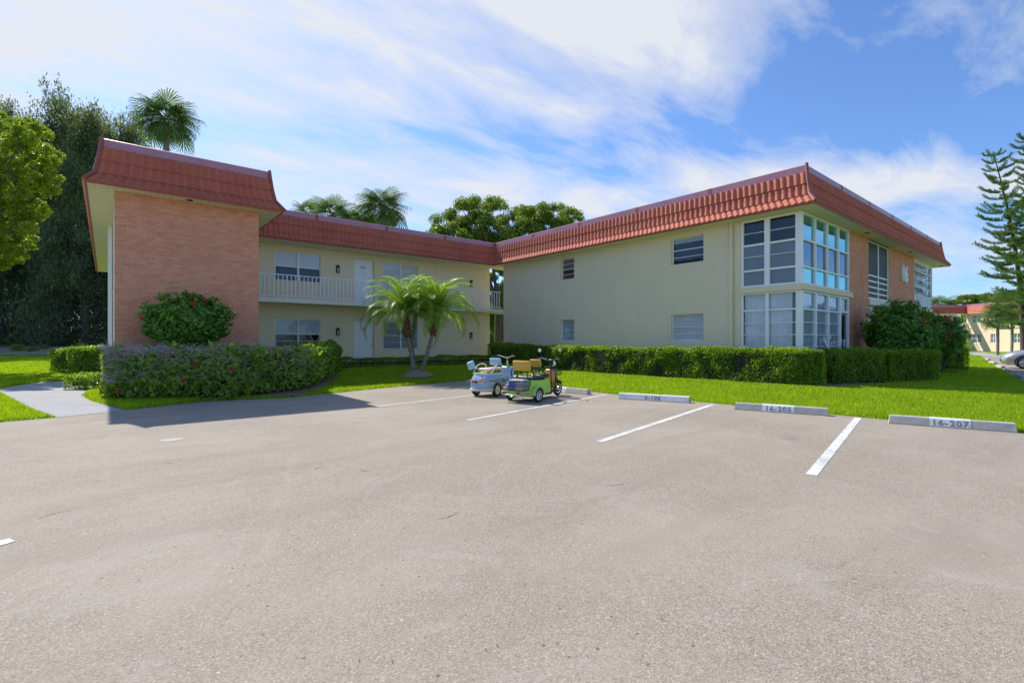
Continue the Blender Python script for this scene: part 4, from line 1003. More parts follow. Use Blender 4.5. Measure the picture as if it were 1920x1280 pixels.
hedge('clipped_hedge', orient(gq(119, 721), gq(186, 722), .8), .42, 'low dark ground cover box at the edge of the path', size=.06, dens=1500, seed=13, top_round=.1)
SKIP = [[gpl(185, 748), gpl(400, 748), gpl(560, 741), gpl(640, 714), (3.2, 16.2), (.1, 16.3)]]
bed = [gp(178, 745), gp(300, 746), gp(385, 751.5), gp(470, 747), gp(560, 744), gp(640, 718), (3.5, 16.45), (.1, 16.45)]
SKIP_POLYS.append(bed)
zb_ = max(gz(*p) for p in bed[:6]) + .012
me_ = sheet('soil_bed', bed, 0, M['mulch'], 'dark bare soil bed under the hedge by the brick wall')
import bmesh
bm = bmesh.new(); bm.from_mesh(me_.data); bmesh.ops.subdivide_edges(bm, edges=bm.edges, cuts=12, use_grid_fill=True); bm.to_mesh(me_.data); bm.free()
co = np.array([v.co[:] for v in me_.data.vertices]); co[:, 2] = height(co[:, 0], co[:, 1]) + .02 + .012 * np.sin(co[:, 0] * 17) * np.sin(co[:, 1] * 15)
me_.data.vertices.foreach_set('co', co.ravel()); me_.data.update()
def strip_bed(pl, lab):
    o = sheet('soil_bed', pl, 0, M['mulch'], lab); bm = bmesh.new(); bm.from_mesh(o.data); bmesh.ops.subdivide_edges(bm, edges=bm.edges, cuts=10, use_grid_fill=True); bm.to_mesh(o.data); bm.free()
    co = np.array([v.co[:] for v in o.data.vertices]); co[:, 2] = height(co[:, 0], co[:, 1]) + .018; o.data.vertices.foreach_set('co', co.ravel()); o.data.update(); SKIP_POLYS.append(pl)
strip_bed([(XH0 - .12, yh0 + 3), (XH0 - .12, yh1 + .5), (XH0 + .3, yh1 - .25), (XA + .3, yh1 - .4), gpl(1661, 722.5), gpl(1661, 705), (XA - .1, YB + .1), (XA - .1, yh0 + 3)], 'soil strip under the long hedge')

# hibiscus bushes
d0 = 13.1
bush('hibiscus_bush', (*dp(353, d0), zat(606, d0)), (.92, .72, .68), 'round clipped hibiscus with four red flowers in front of the brick wall', flowers=((267, 597), (361, 569), (385, 562.5), (424, 587)), n=12000, seed=1)
d1 = 17.0
bush('hibiscus_bush', (*dp(1686, d1), zat(632, d1)), (1.0, .95, 1.12), 'large dark hibiscus bush in front of the south wall', flowers=((1609, 0), (1675, 571), (1729, 599), (1737, 606))[1:], n=13000, seed=2, size=.11)
d2 = 19.5
bush('hibiscus_bush', (*dp(1757, d2), zat(632, d2)), (.85, .8, .85), 'smaller hibiscus with red flowers at the far corner', flowers=((1748, 600), (1771, 597), (1777, 601), (1780, 623), (1779, 637), (1757, 610)), n=9000, seed=3, size=.11)
# white orchid like plant by the glazed door
pp = dp(1561, 15.3); r = empty('potted_orchid', (*pp, gz(*pp)), 'small pot plant with white flowers in front of the glazed door', 'plant')
mb = MB(); mb.lathe([(0, 0), (.14, 0), (.19, .32), (.2, .36), (.17, .36), (.15, .33), (0, .33)], 16, T(*pp, gz(*pp))); mb.build('pot', M['hip'], r, smooth=True)
st = MB(); pb_ = MB()
for k in range(9):
    a = random.random() * 6.28; tip = (pp[0] + .28 * cos(a), pp[1] + .28 * sin(a), 1.15 + random.uniform(0, .35)); st.tube([(pp[0], pp[1], .45), (pp[0] + .1 * cos(a), pp[1] + .1 * sin(a), .95), tip], .007, 4)
    for j in range(6):
        q = Vector(tip) + Vector((random.gauss(0, .05), random.gauss(0, .05), random.gauss(0, .06)))
        for m_ in range(5):
            t = m_ * 1.257; pb_.add([q, q + Vector((.028 * cos(t), 0, .028 * sin(t))), q + Vector((.04 * cos(t + .5), -.008, .04 * sin(t + .5))), q + Vector((.028 * cos(t + 1), 0, .028 * sin(t + 1)))], [(0, 1, 2, 3)])
st.build('stems', M['bark_g'], r)['kind'] = 'stuff'; pb_.build('white_flowers', M['whitedull'], r)['kind'] = 'stuff'

# ---------------------------------------------------------------- palms
def pinnate(L_=1.9, n=42, leaf=.42, arch=1.0, seed=0):
    """an arching feather frond from the origin along +x; returns (mesh) with rachis and leaflets"""
    rs = random.Random(seed); V = []; F = []; pts = []
    el = R(62); x = z = 0; st = L_ / n
    for i in range(n + 1):
        pts.append(Vector((x, 0, z))); x += cos(el) * st; z += sin(el) * st; el -= R(130) * arch / n * (.4 + 1.1 * i / n)
    mb = MB(); mb.tube(pts[::3], [.016 * (1 - .8 * k / (len(pts[::3]) - 1)) + .002 for k in range(len(pts[::3]))], 4)
    for i in range(int(n * .12), n):
        f = i / n; ll = leaf * (sin(pi * min(1, .12 + f * .9)) ** .6) * (.85 + .3 * rs.random()); d = (pts[i + 1] - pts[i]).normalized()
        for sgn in (-1, 1):
            up = Vector((0, 0, 1)); side = Vector((0, sgn, 0))
            v = (side * (.85 + rs.uniform(-.15, .15)) + d * (.55 + .6 * f) + Vector((0, 0, .35 + rs.uniform(-.25, .2)))).normalized()
            a = pts[i]; m1 = a + v * ll * .55; e = m1 + (v + Vector((0, 0, -.5))).normalized() * ll * .5; wv = d * (.011)
            mb.add([a - wv * .4, m1 - wv, e, m1 + wv, a + wv * .4], [(0, 1, 2, 3, 4)])
    return mb
fr_var = []
for k in range(4): fr_var.append(pinnate(1.75 + .2 * (k % 2), 60, .36, [.75, .9, 1.05, 1.2][k], k).mesh(M['palm'], name='frond'))
def date_palm(base, pts, label, nf=30, sc=1., boot=True):
    r = empty('date_palm', base, label, 'palm', None)
    mb = MB(); P = [Vector(p) for p in pts]; Q = []; rad = []
    for i in range(len(P) - 1):
        for k in range(10): Q.append(P[i].lerp(P[i + 1], k / 10))
    Q.append(P[-1])
    # smooth the line
    for _ in range(12): Q = [Q[0]] + [(Q[i - 1] + Q[i] * 2 + Q[i + 1]) / 4 for i in range(1, len(Q) - 1)] + [Q[-1]]
    n = len(Q); rad = [.08 + .012 * sin(i * 2.4) - .02 * i / n for i in range(n)]
    mb.tube(Q, rad, 10); mb.build('trunk', M['bark_g'], r, smooth=True)
    if boot:      # skirt of cut leaf bases under the crown
        bt = MB(); top = Q[-1]; dr_ = (Q[-1] - Q[-6]).normalized(); H_ = .9
        bt.tube([top - dr_ * H_, top - dr_ * (H_ * .8), top - dr_ * (H_ * .4), top + dr_ * .05], [.07, .15, .14, .10], 10)
        for i in range(110):
            f = random.random(); a = i * 2.4; ax = dr_.orthogonal().normalized(); bx = dr_.cross(ax); o_ = ax * cos(a) + bx * sin(a); c = top - dr_ * (H_ * (1 - f)) ; rr = .12
            bt.tube([c + o_ * rr * .8, c + o_ * (rr + .05) + dr_ * .10], [.028, .012], 4)
        bt.build('leaf_base_skirt', M['bark_b'], r, smooth=True)
    for i in range(nf):
        f = (i + .5) / nf; az = i * 2.39996 + random.uniform(-.2, .2); tilt = R(-30 + 88 * f ** 1.35) 
        fm = fr_var[i % 4]; s_ = sc * random.uniform(.85, 1.1)
        link('frond', fm, r, Matrix.Translation(Q[-1]) @ RZ(az) @ RY(tilt) @ RX(random.uniform(-.25, .25)) @ Matrix.Scale(s_, 4))
    return r
dP = 17.9
def pw(u, v, d): x, y = dp(u, d); return (x, y, zat(v, d))
pm0 = dp(776, dP)
date_palm((*dp(775, dP), gz(*dp(775, dP))), [pw(775, 693, dP), pw(771, 660, dP), pw(764, 630, dP), pw(757, 588, dP)], 'leftmost stem of the date palm clump, with brown leaf base skirt', 48, 1.05)
date_palm((*dp(778, dP + .25), gz(*dp(778, dP + .25))), [pw(778, 693, dP + .25), pw(773, 662, dP + .3), pw(771, 640, dP + .3), pw(778, 612, dP + .4), pw(781, 584, dP + .4)], 'thin curved middle stem of the date palm clump', 30, .85, False)
date_palm((*dp(791, dP - .1), gz(*dp(791, dP - .1))), [pw(791, 692, dP - .1), pw(801, 665, dP - .1), pw(811, 625, dP), pw(820, 585, dP)], 'right leaning stem of the date palm clump, with brown skirt', 48, 1.05)
mm = MB(); c0 = dp(781, dP - .05); zc = gz(*c0); mr = .66
mm.lathe([(mr, -.05), (mr * .92, .02), (mr * .6, .12), (mr * .3, .19), (.001, .21)], 28, T(*c0, zc) @ Matrix.Diagonal((1, .8, 1, 1)))
me = mm.mesh(M['mulchp'], True, 'mulch_mound')
for v in me.vertices: v.co.z += random.uniform(-.015, .02)
o = link('mulch_mound', me); tag(o, 'low brown mulch mound at the foot of the date palms', 'mulch mound')
SKIP_POLYS.append([(c0[0] + .75 * cos(a), c0[1] + .6 * sin(a)) for a in [k * pi / 8 for k in range(16)]])

def fan(seed=0, pet=.9, rad=.85, ns=34, fold=.55):
    rs = random.Random(seed); mb = MB(); pts = []; el = R(35)
    x = z = 0
    for i in range(7): pts.append(Vector((x, 0, z))); x += cos(el) * pet / 6; z += sin(el) * pet / 6; el -= R(7)
    mb.tube(pts, .018, 4); c = pts[-1]; tdir = (pts[-1] - pts[-2]).normalized(); side = Vector((0, 1, 0)); up = side.cross(tdir) * -1
    if up.z < 0: up = -up
    for i in range(ns):
        a = R(-150 + 300 * i / (ns - 1)); v = (tdir * cos(a) + side * sin(a)); w_ = (tdir * -sin(a) + side * cos(a)); L_ = rad * (.75 + .25 * cos(a)) * rs.uniform(.9, 1.08)
        dr = Vector((0, 0, -1)) * (.25 + .3 * abs(sin(a)))
        p1 = c + v * L_ * .5 + up * .06 * (1 if i % 2 else -1) * .4 + dr * L_ * .12; p2 = c + v * L_ * .85 + dr * L_ * .38; p3 = p2 + (v * .25 + Vector((0, 0, -1)) * fold).normalized() * L_ * .3; ww = .032
        mb.add([c, p1 - w_ * ww, p2 - w_ * ww * .7, p3, p2 + w_ * ww * .7, p1 + w_ * ww], [(0, 1, 5), (1, 2, 4, 5), (2, 3, 4)])
    return mb
fans = [fan(k, .8 + .15 * k, .95, 34, [.5, .9, 1.4][k]).mesh(M['sabal'], name='frond') for k in range(3)]
def sabal(u, vtop, d, label, sc=1., nf=30, zbase=0, lean=0, tr0=.17, group='cabbage palms rising behind the roofs'):
    x, y = dp(u, d); zt = zat(vtop, d) - 1.25 * sc; r = empty('cabbage_palm', (x, y, zbase), label, 'palm', group)
    mb = MB(); n = 18; mb.tube([(x + lean * (1 - k / n) ** 2, y, zbase + (zt - zbase) * k / n) for k in range(n + 1)], [tr0 * sc ** .5 + .008 * sin(k * 2.2) for k in range(n + 1)], 9); mb.build('trunk', M['bark_g'], r, smooth=True)
    bt = MB()
    for i in range(60):
        a = i * 2.4; z = zt - .75 * sc * (1 - i / 60); bt.tube([(x + .15 * cos(a), y + .15 * sin(a), z), (x + .27 * sc * cos(a), y + .27 * sc * sin(a), z + .16)], [.03, .014], 4)
    bt.build('leaf_bases', M['bark_b'], r)
    for i in range(nf):
        f = (i + .5) / nf; az = i * 2.39996 + random.uniform(-.25, .25); tilt = R(-50 + 118 * f)
        link('frond', fans[min(2, int(f * 3))], r, T(x, y, zt + .1) @ RZ(az) @ RY(tilt) @ RX(random.uniform(-.3, .3)) @ Matrix.Scale(sc * random.uniform(.85, 1.1), 4))
    return r
sabal(312, 183, 40, 'tall fan palm with full crown rising above the brick block roof', 1.5, 34)
sabal(717, 352, 42, 'tallest fan palm above the gallery roof', 1.42, 32)
sabal(622, 368, 40, 'fan palm with upright fronds above the gallery roof, third from the right', 1.35, 24)
sabal(660, 385, 43, 'low fan palm crown just above the flashing', 1.2, 22)
sabal(687, 398, 46, 'lowest fan palm crown beside the tallest palm', 1.1, 20)
sabal(575, 374, 46, 'feathery palm crown next to the brick block roof corner', 1.15, 22)

# ---------------------------------------------------------------- broadleaf trees
def clumps_mesh(C, Rr, n, size, mat, asp=.5, flat=1., upb=.3, shell=.5):
    P = []; Nn = []
    for (c, r_) in zip(C, Rr):
        k = int(n * (r_ / 1.) ** 2); D = rng.normal(size=(k, 3)); D /= np.linalg.norm(D, axis=1, keepdims=True); rr = r_ * (1 - shell * rng.random(k) ** 1.5) * (1 + .2 * np.sin(D[:, 0] * 6 + c[0]) * np.sin(D[:, 2] * 5 + c[1]))
        P.append(np.array(c) + D * rr[:, None] * np.array([1, 1, flat])); Nn.append(D + np.array([0, 0, upb]) + rng.normal(size=(k, 3)) * .8)
    P = np.concatenate(P); Nn = np.concatenate(Nn); sz = size * (.6 + .8 * rng.random(len(P))); V, F = leaf_quads(P, Nn, sz, sz * asp, droop=.05)
    return npmesh('crown', V, F, M[mat])
def limb_tree(name, x, y, zb, trunk_h, C, Rr, label, mat, n, size, bark='bark_d', tr=.3, flat=.75, group=None, cat='tree', lean=(0, 0), forks=5, shell=.5):
    r = empty(name, (x, y, zb), label, cat, group); top = Vector((x + lean[0], y + lean[1], zb + trunk_h)); mb = MB()
    mb.tube([(x, y, zb - .3), (x + lean[0] * .3, y + lean[1] * .3, zb + trunk_h * .5), top], [tr * 1.25, tr, tr * .85], 10); mb.build('trunk', M[bark], r, smooth=True)
    lb = MB(); C2 = sorted(range(len(C)), key=lambda i: -Rr[i])
    hubs = []
    for k in range(forks):
        c = Vector(C[C2[k % len(C)]]); h = top.lerp(c, .45) + Vector((random.uniform(-.4, .4), random.uniform(-.4, .4), random.uniform(-.3, .3))); hubs.append(h); lb.tube([top - Vector((0, 0, .2)), top.lerp(h, .5) + Vector((0, 0, .15)), h], [tr * .6, tr * .45, tr * .35], 7)
    for c in C[::max(1, len(C) // 30)]:
        c = Vector(c); h = min(hubs, key=lambda q: (q - c).length); m_ = h.lerp(c, .5) + Vector((random.uniform(-.4, .4), random.uniform(-.4, .4), random.uniform(-.1, .4))); lb.tube([h, m_, c], [tr * .3, tr * .18, tr * .06], 5)
    lb.build('limbs', M[bark], r, smooth=True)
    link('crown', clumps_mesh(C, Rr, n, size, mat, flat=flat, shell=shell), r); return r
def subcl(pts, k, a0=.75, lo=.3, hi=.6):
    o = []
    for (u, v, q) in pts:
        for _ in range(k):
            a = random.random() * 6.28; o.append((u + q * a0 * cos(a), v + q * a0 * .85 * sin(a), q * random.uniform(lo, hi)))
    return o
def cl_px(pts, d, dspread):   # clump centres from their places in the crown, at scattered depths
    C, Rr = [], []
    for (u, v, rpx) in pts:
        dd = d + random.uniform(-dspread, dspread); C.append(pw(u, v, dd)); Rr.append(rpx * dd / FPX)
    return C, Rr
dO = 42
oak1 = [(835, 420, 22), (870, 400, 24), (905, 388, 24), (930, 400, 26), (850, 440, 28), (890, 430, 30), (925, 440, 28), (820, 445, 18), (960, 420, 24), (905, 455, 30), (860, 470, 26), (945, 470, 26)]
C, Rr = cl_px(subcl(oak1, 11, .85, .35, .75), dO, 2.5); x, y = dp(934, dO)
limb_tree('oak_tree', x, y, 0, 4.3, C, Rr, 'broad oak crown left of the roof corner behind the building', 'oak', 1100, .17, tr=.33, shell=.8, group='oaks behind the building')
oak2 = [(985, 415, 24), (1010, 402, 20), (1045, 402, 20), (1068, 408, 18), (1030, 425, 28), (990, 440, 26), (1060, 430, 22), (1010, 450, 26), (975, 400, 14), (1080, 415, 12)]
C, Rr = cl_px(subcl(oak2, 11, .85, .35, .75), dO + 1, 2.5); x, y = dp(1020, dO + 1)
limb_tree('oak_tree', x, y, 0, 4.5, C, Rr, 'oak crown showing above the roof right of the corner', 'oak', 1100, .17, tr=.3, shell=.8, group='oaks behind the building')
# dark understorey seen through the gap between the wings
C, Rr = cl_px([(922, 520, 12), (945, 510, 12), (932, 580, 22), (932, 560, 20), (925, 600, 26), (945, 620, 26), (915, 640, 24), (935, 500, 14), (950, 540, 18), (905, 590, 22)], 46, 2)
limb_tree('garden_shrub', *dp(935, 46), 0, .8, C, Rr, 'dark shrubbery seen through the gap between the wings', 'oak', 2200, .2, tr=.15, cat='shrub')

# tall dark casuarinas at the left: four grown once, the rest copied
def casuarina(H, W_, seed):
    rs = random.Random(seed); C, Rr = [], []
    r = empty('casuarina_tree', (0, 0, 0)); mb = MB(); pts = [Vector((0, 0, -1))]; 
    for k in range(1, 13): pts.append(Vector((rs.uniform(-.25, .25) * k * .25, rs.uniform(-.25, .25) * k * .25, H * k / 12.5)))
    mb.tube(pts, [.34 * (1 - k / 13.) + .03 for k in range(13)], 8); mb.build('trunk', M['bark_d'], r, smooth=True)
    lb = MB(); n = 46
    for i in range(n):
        f = .06 + .92 * (i / n) ** .9; z = H * f; w_ = W_ * (1 - .55 * f) * (1.2 if f < .5 else 1.) * (.5 + .7 * rs.random()); a = i * 2.4 + rs.random(); k = min(11, int(f * 12.5)); p = pts[k].lerp(pts[k + 1], .5) if k < 12 else pts[12]
        e = Vector((p.x + w_ * cos(a), p.y + w_ * sin(a), z + rs.uniform(.2, 1.4))); q = Vector((p.x, p.y, z - .6)); lb.tube([q, q.lerp(e, .5) + Vector((0, 0, .35)), e], [.07, .045, .02], 4, False)
        for _ in range(3): C.append((e.x + rs.gauss(0, .55), e.y + rs.gauss(0, .55), e.z + rs.gauss(0, .55))); Rr.append(rs.uniform(.55, 1.05) * (1.15 - .45 * f))
        m_ = q.lerp(e, .55); C.append((m_.x, m_.y, m_.z)); Rr.append(.8)
    C.append((pts[12].x, pts[12].y, H)); Rr.append(.7)
    lb.build('limbs', M['bark_d'], r, smooth=True)
    P = []; Nn = []; U = []
    for c, r_ in zip(C, Rr):
        k = int(260 * r_ * r_ * rs.choice((.35, 1, 1, 1.4))) ; D = rng.normal(size=(k, 3)) * np.array([.5, .5, .62]); q = np.array(c) + D * r_; P.append(q); Nn.append(rng.normal(size=(k, 3)))
    P = np.concatenate(P); Nn = np.concatenate(Nn); L_ = .30 * (.6 + .8 * rng.random(len(P)))
    V, F = leaf_quads(P, Nn, L_, L_ * .28, droop=.1, up=np.array([0, 0, -1.]) * (.25 + .9 * (rng.random((len(P), 1)) < .5)) ); link('crown', npmesh('crown', V, F, M['casu']), r); return r
cas = [casuarina(19.5, 3.3, 1), casuarina(17, 3.1, 2), casuarina(15, 3.2, 3)]
spots = [(u, d, v, (zat(vt, d) - 3.6) / (19.9, 17.4, 15.4)[v], a) for (u, d, v, vt, a) in (
         (-160, 50, 1, 170, 1), (-70, 49, 2, 150, 2), (2, 47, 0, 152, 3), (48, 50, 1, 200, 0.4), (115, 48, 2, 136, 1.6), (160, 46, 0, 160, 2.6), (200, 48, 1, 175, 5), (232, 50, 2, 185, 0), (30, 56, 1, 185, 4),
         (78, 58, 2, 205, 2.2), (-25, 58, 0, 160, 5.1), (262, 55, 1, 290, 3.3), (180, 60, 0, 190, .6), (-115, 60, 2, 160, 5.7))]
clab = ['dark feathery pine like tree at the far left edge', 'dark casuarina beyond the frame at the left', 'casuarina rising behind the bright leafy tree', 'casuarina in the dip of the treeline', 'tall casuarina left of the highest one',
        'highest dark casuarina above the lawn', 'dark casuarina standing left of the fan palm', 'casuarina partly behind the brick block roof', 'casuarina in the second row near the left edge', 'second row casuarina in the gap of the treeline',
        'thin casuarina in the second row behind the leafy tree', 'casuarina hidden mostly behind the brick block', 'second row casuarina behind the highest one', 'second row casuarina beyond the left edge']
used = [0, 0, 0]
for (u, d, v_, s_, a), lb_ in zip(spots, clab):
    x, y = dp(u, d); z = gz(x, y) - .1; Mx = T(x, y, z) @ RZ(a) @ Matrix.Diagonal((1.05, 1.05, s_, 1))
    if used[v_]: o = copy_tree(cas[v_], Mx)
    else:
        o = cas[v_]; used[v_] = 1; o.matrix_basis = Mx
    tag(o, lb_, 'tree', 'dark casuarina trees behind the lawn')
# undergrowth band and bare bank below them
def bank_shrubs():
    C, Rr = [], []
    for i in range(90):
        u = random.uniform(-250, 330); d = random.uniform(46, 60); x, y = dp(u, d); rr = random.uniform(.6, 1.6); C.append((x, y, gz(x, y) + rr * .6)); Rr.append(rr)
    o = link('undergrowth', clumps_mesh(C, Rr, 260, .28, 'casu')); tag(o, 'dark undergrowth massed below the casuarinas', 'undergrowth', kind='stuff')
bank_shrubs()
bankp = [dp(-300, 37), dp(-60, 37), dp(260, 37), dp(330, 45), dp(330, 70), dp(-300, 70)]
o = sheet('soil_bank', bankp, 0, M['dirt'], 'bare grey brown soil strip below the dark trees'); bm = bmesh.new(); bm.from_mesh(o.data); bmesh.ops.subdivide_edges(bm, edges=bm.edges, cuts=24, use_grid_fill=True); bm.to_mesh(o.data); bm.free()
co = np.array([v.co[:] for v in o.data.vertices]); co[:, 2] = height(co[:, 0], co[:, 1]) + .05; o.data.vertices.foreach_set('co', co.ravel()); o.data.update()
for k, (u, v, d, rr) in enumerate(((33, 653, 40, .55), (55, 654, 39.5, .45), (162, 643, 38, .8), (78, 652, 41, .4))):
    x, y = dp(u, d); z = gz(x, y); C = [(x + random.uniform(-.8, .8) * rr, y + random.uniform(-.5, .5), z + rr * .5) for _ in range(4)]
    limb_tree('garden_shrub', x, y, z, .2, C, [rr * .7] * 4, ['low weedy shrub on the bare bank near the left edge', 'second low shrub on the bare bank', 'light green shrub peeking over the tall hedge block', 'small shrub on the bank left of the hedge'][k], 'oak', 700, .14, tr=.04, forks=2, cat='shrub')
# bright yellow-green tree at the left edge
dF = 23
fic = [(18, 245, 26), (50, 240, 24), (75, 262, 26), (92, 290, 22), (30, 285, 30), (65, 310, 28), (100, 330, 18), (10, 320, 30), (88, 350, 22), (50, 360, 28), (15, 380, 28), (70, 395, 20), (45, 415, 24), (20, 440, 26), (58, 455, 16), (8, 480, 24), (40, 480, 14), (-20, 260, 40), (-30, 340, 40), (-40, 420, 40), (-40, 480, 34), (-90, 300, 50), (-90, 400, 50), (-140, 350, 50), (8, 225, 16)]
fic2 = []
for (u, v, q) in fic:
    for _ in range(7):
        a = random.random() * 6.28; fic2.append((u + q * .7 * cos(a), v + q * .6 * sin(a), q * random.uniform(.34, .62)))
C, Rr = cl_px(fic2, dF, 1.8); x, y = dp(-75, dF)
limb_tree('leafy_tree', x, y, gz(x, y), 3.0, C, Rr, 'bright yellow green tree cut by the left edge', 'ficus', 3600, .11, bark='bark_d', tr=.2, flat=.85, forks=6, shell=.8)

# ---------------------------------------------------------------- Norfolk pines at the right
def norf_branch(L_, seed):
    rs = random.Random(seed); mb = MB(); pts = []; n = 14
    for i in range(n + 1): f = i / n; pts.append(Vector((L_ * f, 0, -.08 * L_ * sin(f * 2.2) + .16 * L_ * f ** 3)))
    mb.tube(pts, [.03 * (1 - .7 * i / n) for i in range(n + 1)], 4)
    for i in range(3, n + 1):
        f = i / n
        for sgn in (-1, 1, 0):
            for rep in range(2):
                p = pts[i] + Vector((rs.uniform(-.1, .1), 0, 0)); l = L_ * .28 * (1.15 - .55 * f) * rs.uniform(.8, 1.1) if sgn else .22
                v = Vector((.75, sgn * .9, .28 + rs.uniform(-.15, .2))).normalized() if sgn else Vector((.6, rs.uniform(-.3, .3), .8)).normalized()
                q = p + v * l; m_ = p + v * l * .5 - Vector((0, 0, .05 * l))
                for (a, b) in ((p, m_), (m_, q)):
                    ax = (b - a).normalized(); s1 = ax.orthogonal().normalized(); s2 = ax.cross(s1)
                    for j in range(9):
                        t = j / 9; c = a.lerp(b, t); th = rs.random() * 6.28; o_ = (s1 * cos(th) + s2 * sin(th)); w_ = .055 * rs.uniform(.8, 1.25)
                        mb.add([c, c + o_ * w_ + ax * .05 + s1 * .008, c + ax * .10 + o_ * w_ * 1.3, c + o_ * w_ * .4 + ax * .07 - s2 * .012], [(0, 1, 2, 3)])
    return mb
nbs = [norf_branch(1.0 * k_, 5 + i).mesh(M['norf'], name='branch') for i, k_ in enumerate((2.2, 2.6, 3.0))]
def norfolk(base, top, label, zb=.1, nw=25, wmax=3.2, zstart=.13):
    b, t = Vector((*base, zb)), Vector(top); r = empty('norfolk_pine', tuple(b), label, 'tree', 'norfolk pines at the right'); mb = MB(); n = 16; bow = Vector((.0, 0, 0))
    pts = [b.lerp(t, k / n) + Vector((.5 * sin(k / n * pi) * 1, -.4 * sin(k / n * pi), 0)) for k in range(n + 1)]; mb.tube(pts, [.27 * (1 - k / n * .93) for k in range(n + 1)], 9); mb.build('trunk', M['bark_d'], r, smooth=True)
    for i in range(nw):
        f = zstart + (1 - zstart) * (i + .3) / nw; p = pts[min(n - 1, int(f * n))].lerp(pts[min(n, int(f * n) + 1)], f * n - int(f * n)); w_ = wmax * (1.0 - .72 * ((f - zstart) / (1 - zstart)) ** 1.25) * random.uniform(.85, 1.05)
        for k in range(5):
            if random.random() < (.42 if f < .45 else .12): continue
            az = 2 * pi * k / 5 + i * .63 + random.uniform(-.15, .15); j = random.randrange(3); s_ = w_ / (2.2, 2.6, 3.0)[j] * random.uniform(.8, 1.1)
            link('branch', nbs[j], r, Matrix.Translation(p) @ RZ(az) @ RY(R(4) - f * R(24) + random.uniform(-.08, .12)) @ RX(random.uniform(-.2, .2)) @ Matrix.Diagonal((s_, s_, min(1.3, s_ + .25), 1)))
    return r
dN = 44
norfolk(dp(1921, dN), pw(1862, 283, dN), 'slender leaning norfolk pine with tiers of open branches at the right', wmax=3.3)
norfolk(dp(1972, dN - 3), pw(1930, 255, dN - 3), 'second norfolk pine cut by the right edge', wmax=3.4, nw=27)

# ================================================================ far building with its trees
FB = empty('apartment_building', (92.9, 12.7, 0), 'distant matching two storey building with red roof beyond the right lawn', 'building')
fc = Vector((92.9, 12.7)); dl = Vector((-5, -4.9)).normalized(); dd_ = Vector((-.7, .714)).normalized()
def panel(p, q, z0, z1, mat, name, th=.25, par=FB):
    a, b = Vector(p), Vector(q); d = (b - a); ln = d.length; mb = MB(); mb.box(0, ln, 0, th, z0, z1); return mb.build(name, mat, par, T(a.x, a.y, 0) @ RZ(math.atan2(d.y, d.x)))
lit_a, lit_b = fc, fc + dl * 24; drk_b = fc + dd_ * 16
aL = math.atan2(dl.y, dl.x)
ML = T(fc.x, fc.y, 0) @ RZ(aL)
def onl(u):
    rx, ry = ray(u); return (fc.x * ry - fc.y * rx) / (-(dl.x * ry - dl.y * rx))
lw = [(onl(1822), onl(1840), 3.9, 5.0), (onl(1822), onl(1840), 1.2, 2.4), (onl(1857), onl(1866), 1.2, 2.4), (onl(1858), onl(1866), 4.0, 5.0), (onl(1900), onl(1912), 3.9, 5.0), (onl(1900), onl(1912), 1.2, 2.4)]
wall(ML, 24, 0, 5.3, lw, M['stucco'], parent=FB)
for o_ in lw: window(ML, *o_, (.5,), (.5,), depth=.08, fr=.06, mid=.08, back='blindg', sill=False, parent=FB, room=.4)
MD = T(drk_b.x, drk_b.y, 0) @ RZ(math.atan2(-dd_.y, -dd_.x))
def ond(u):
    rx, ry = ray(u); o2 = fc + dl * -1.6; e = -dd_; s = drk_b + Vector((-dl.x * 1.6, -dl.y * 1.6)); return (s.x * ry - s.y * rx) / (-(e.x * ry - e.y * rx))
MD2 = T(drk_b.x - dl.x * 1.6, drk_b.y - dl.y * 1.6, 0) @ RZ(math.atan2(-dd_.y, -dd_.x))
dw = [(ond(1779), ond(1795), 3.9, 5.1), (ond(1779), ond(1795), 1.2, 2.4)]
wall(MD2, 15.0, 0, 5.3, dw, M['stucco'], parent=FB)
for o_ in dw: window(MD2, *o_, (.5,), (.5,), depth=.08, fr=.06, mid=.08, back='blindg', sill=False, parent=FB, room=.4)
mb = MB(); mb.box(0, 16, -.02, 1.6, 2.9, 3.08); mb.build('walkway_deck', M['stucco_white'], FB, MD)
mb = MB(); mb.box(0, 16, .02, .06, 3.95, 4.0); mb.box(0, 16, .02, .06, 3.14, 3.18)
k = 0
while k * .3 < 16: mb.box(k * .3, k * .3 + .03, .025, .055, 3.18, 3.95); k += 1
mb.build('railing', M['whitedull'], FB, MD)
def far_roof(Mw, ln, par=FB):
    for i in range(3):
        za, zb = 5.3 + .3 * i, 5.3 + .3 * (i + 1); mb = MB(); o0 = -.5 + .12 * i; n = int(ln / .9)
        for j in range(n):
            x0, x1 = ln * j / n, ln * (j + 1) / n - .01; mb.add([(x0, o0 - .04, za - .02), (x1, o0 - .04, za - .02), (x1, o0 + .12, zb), (x0, o0 + .12, zb)], [(0, 1, 2, 3)]); mb.add([(x0, o0 - .04, za - .02), (x1, o0 - .04, za - .02), (x1, o0 + .1, za), (x0, o0 + .1, za)], [(3, 2, 1, 0)])
        mb.add([(0, o0 + .02, za - .02), (ln, o0 + .02, za - .02), (ln, o0 + .18, zb + .02), (0, o0 + .18, zb + .02)], [(0, 1, 2, 3)])
        o = mb.build('tile_course', M['tile'], par, Mw)
    mb = MB(); mb.box(0, ln, -.16, .3, 6.2, 6.5); mb.build('flashing', M['flash'], par, Mw)
    mb = MB(); mb.box(0, ln, -.52, .3, 5.22, 5.3); mb.build('soffit', M['soffit'], par, Mw)
far_roof(ML, 24); far_roof(MD, 16)
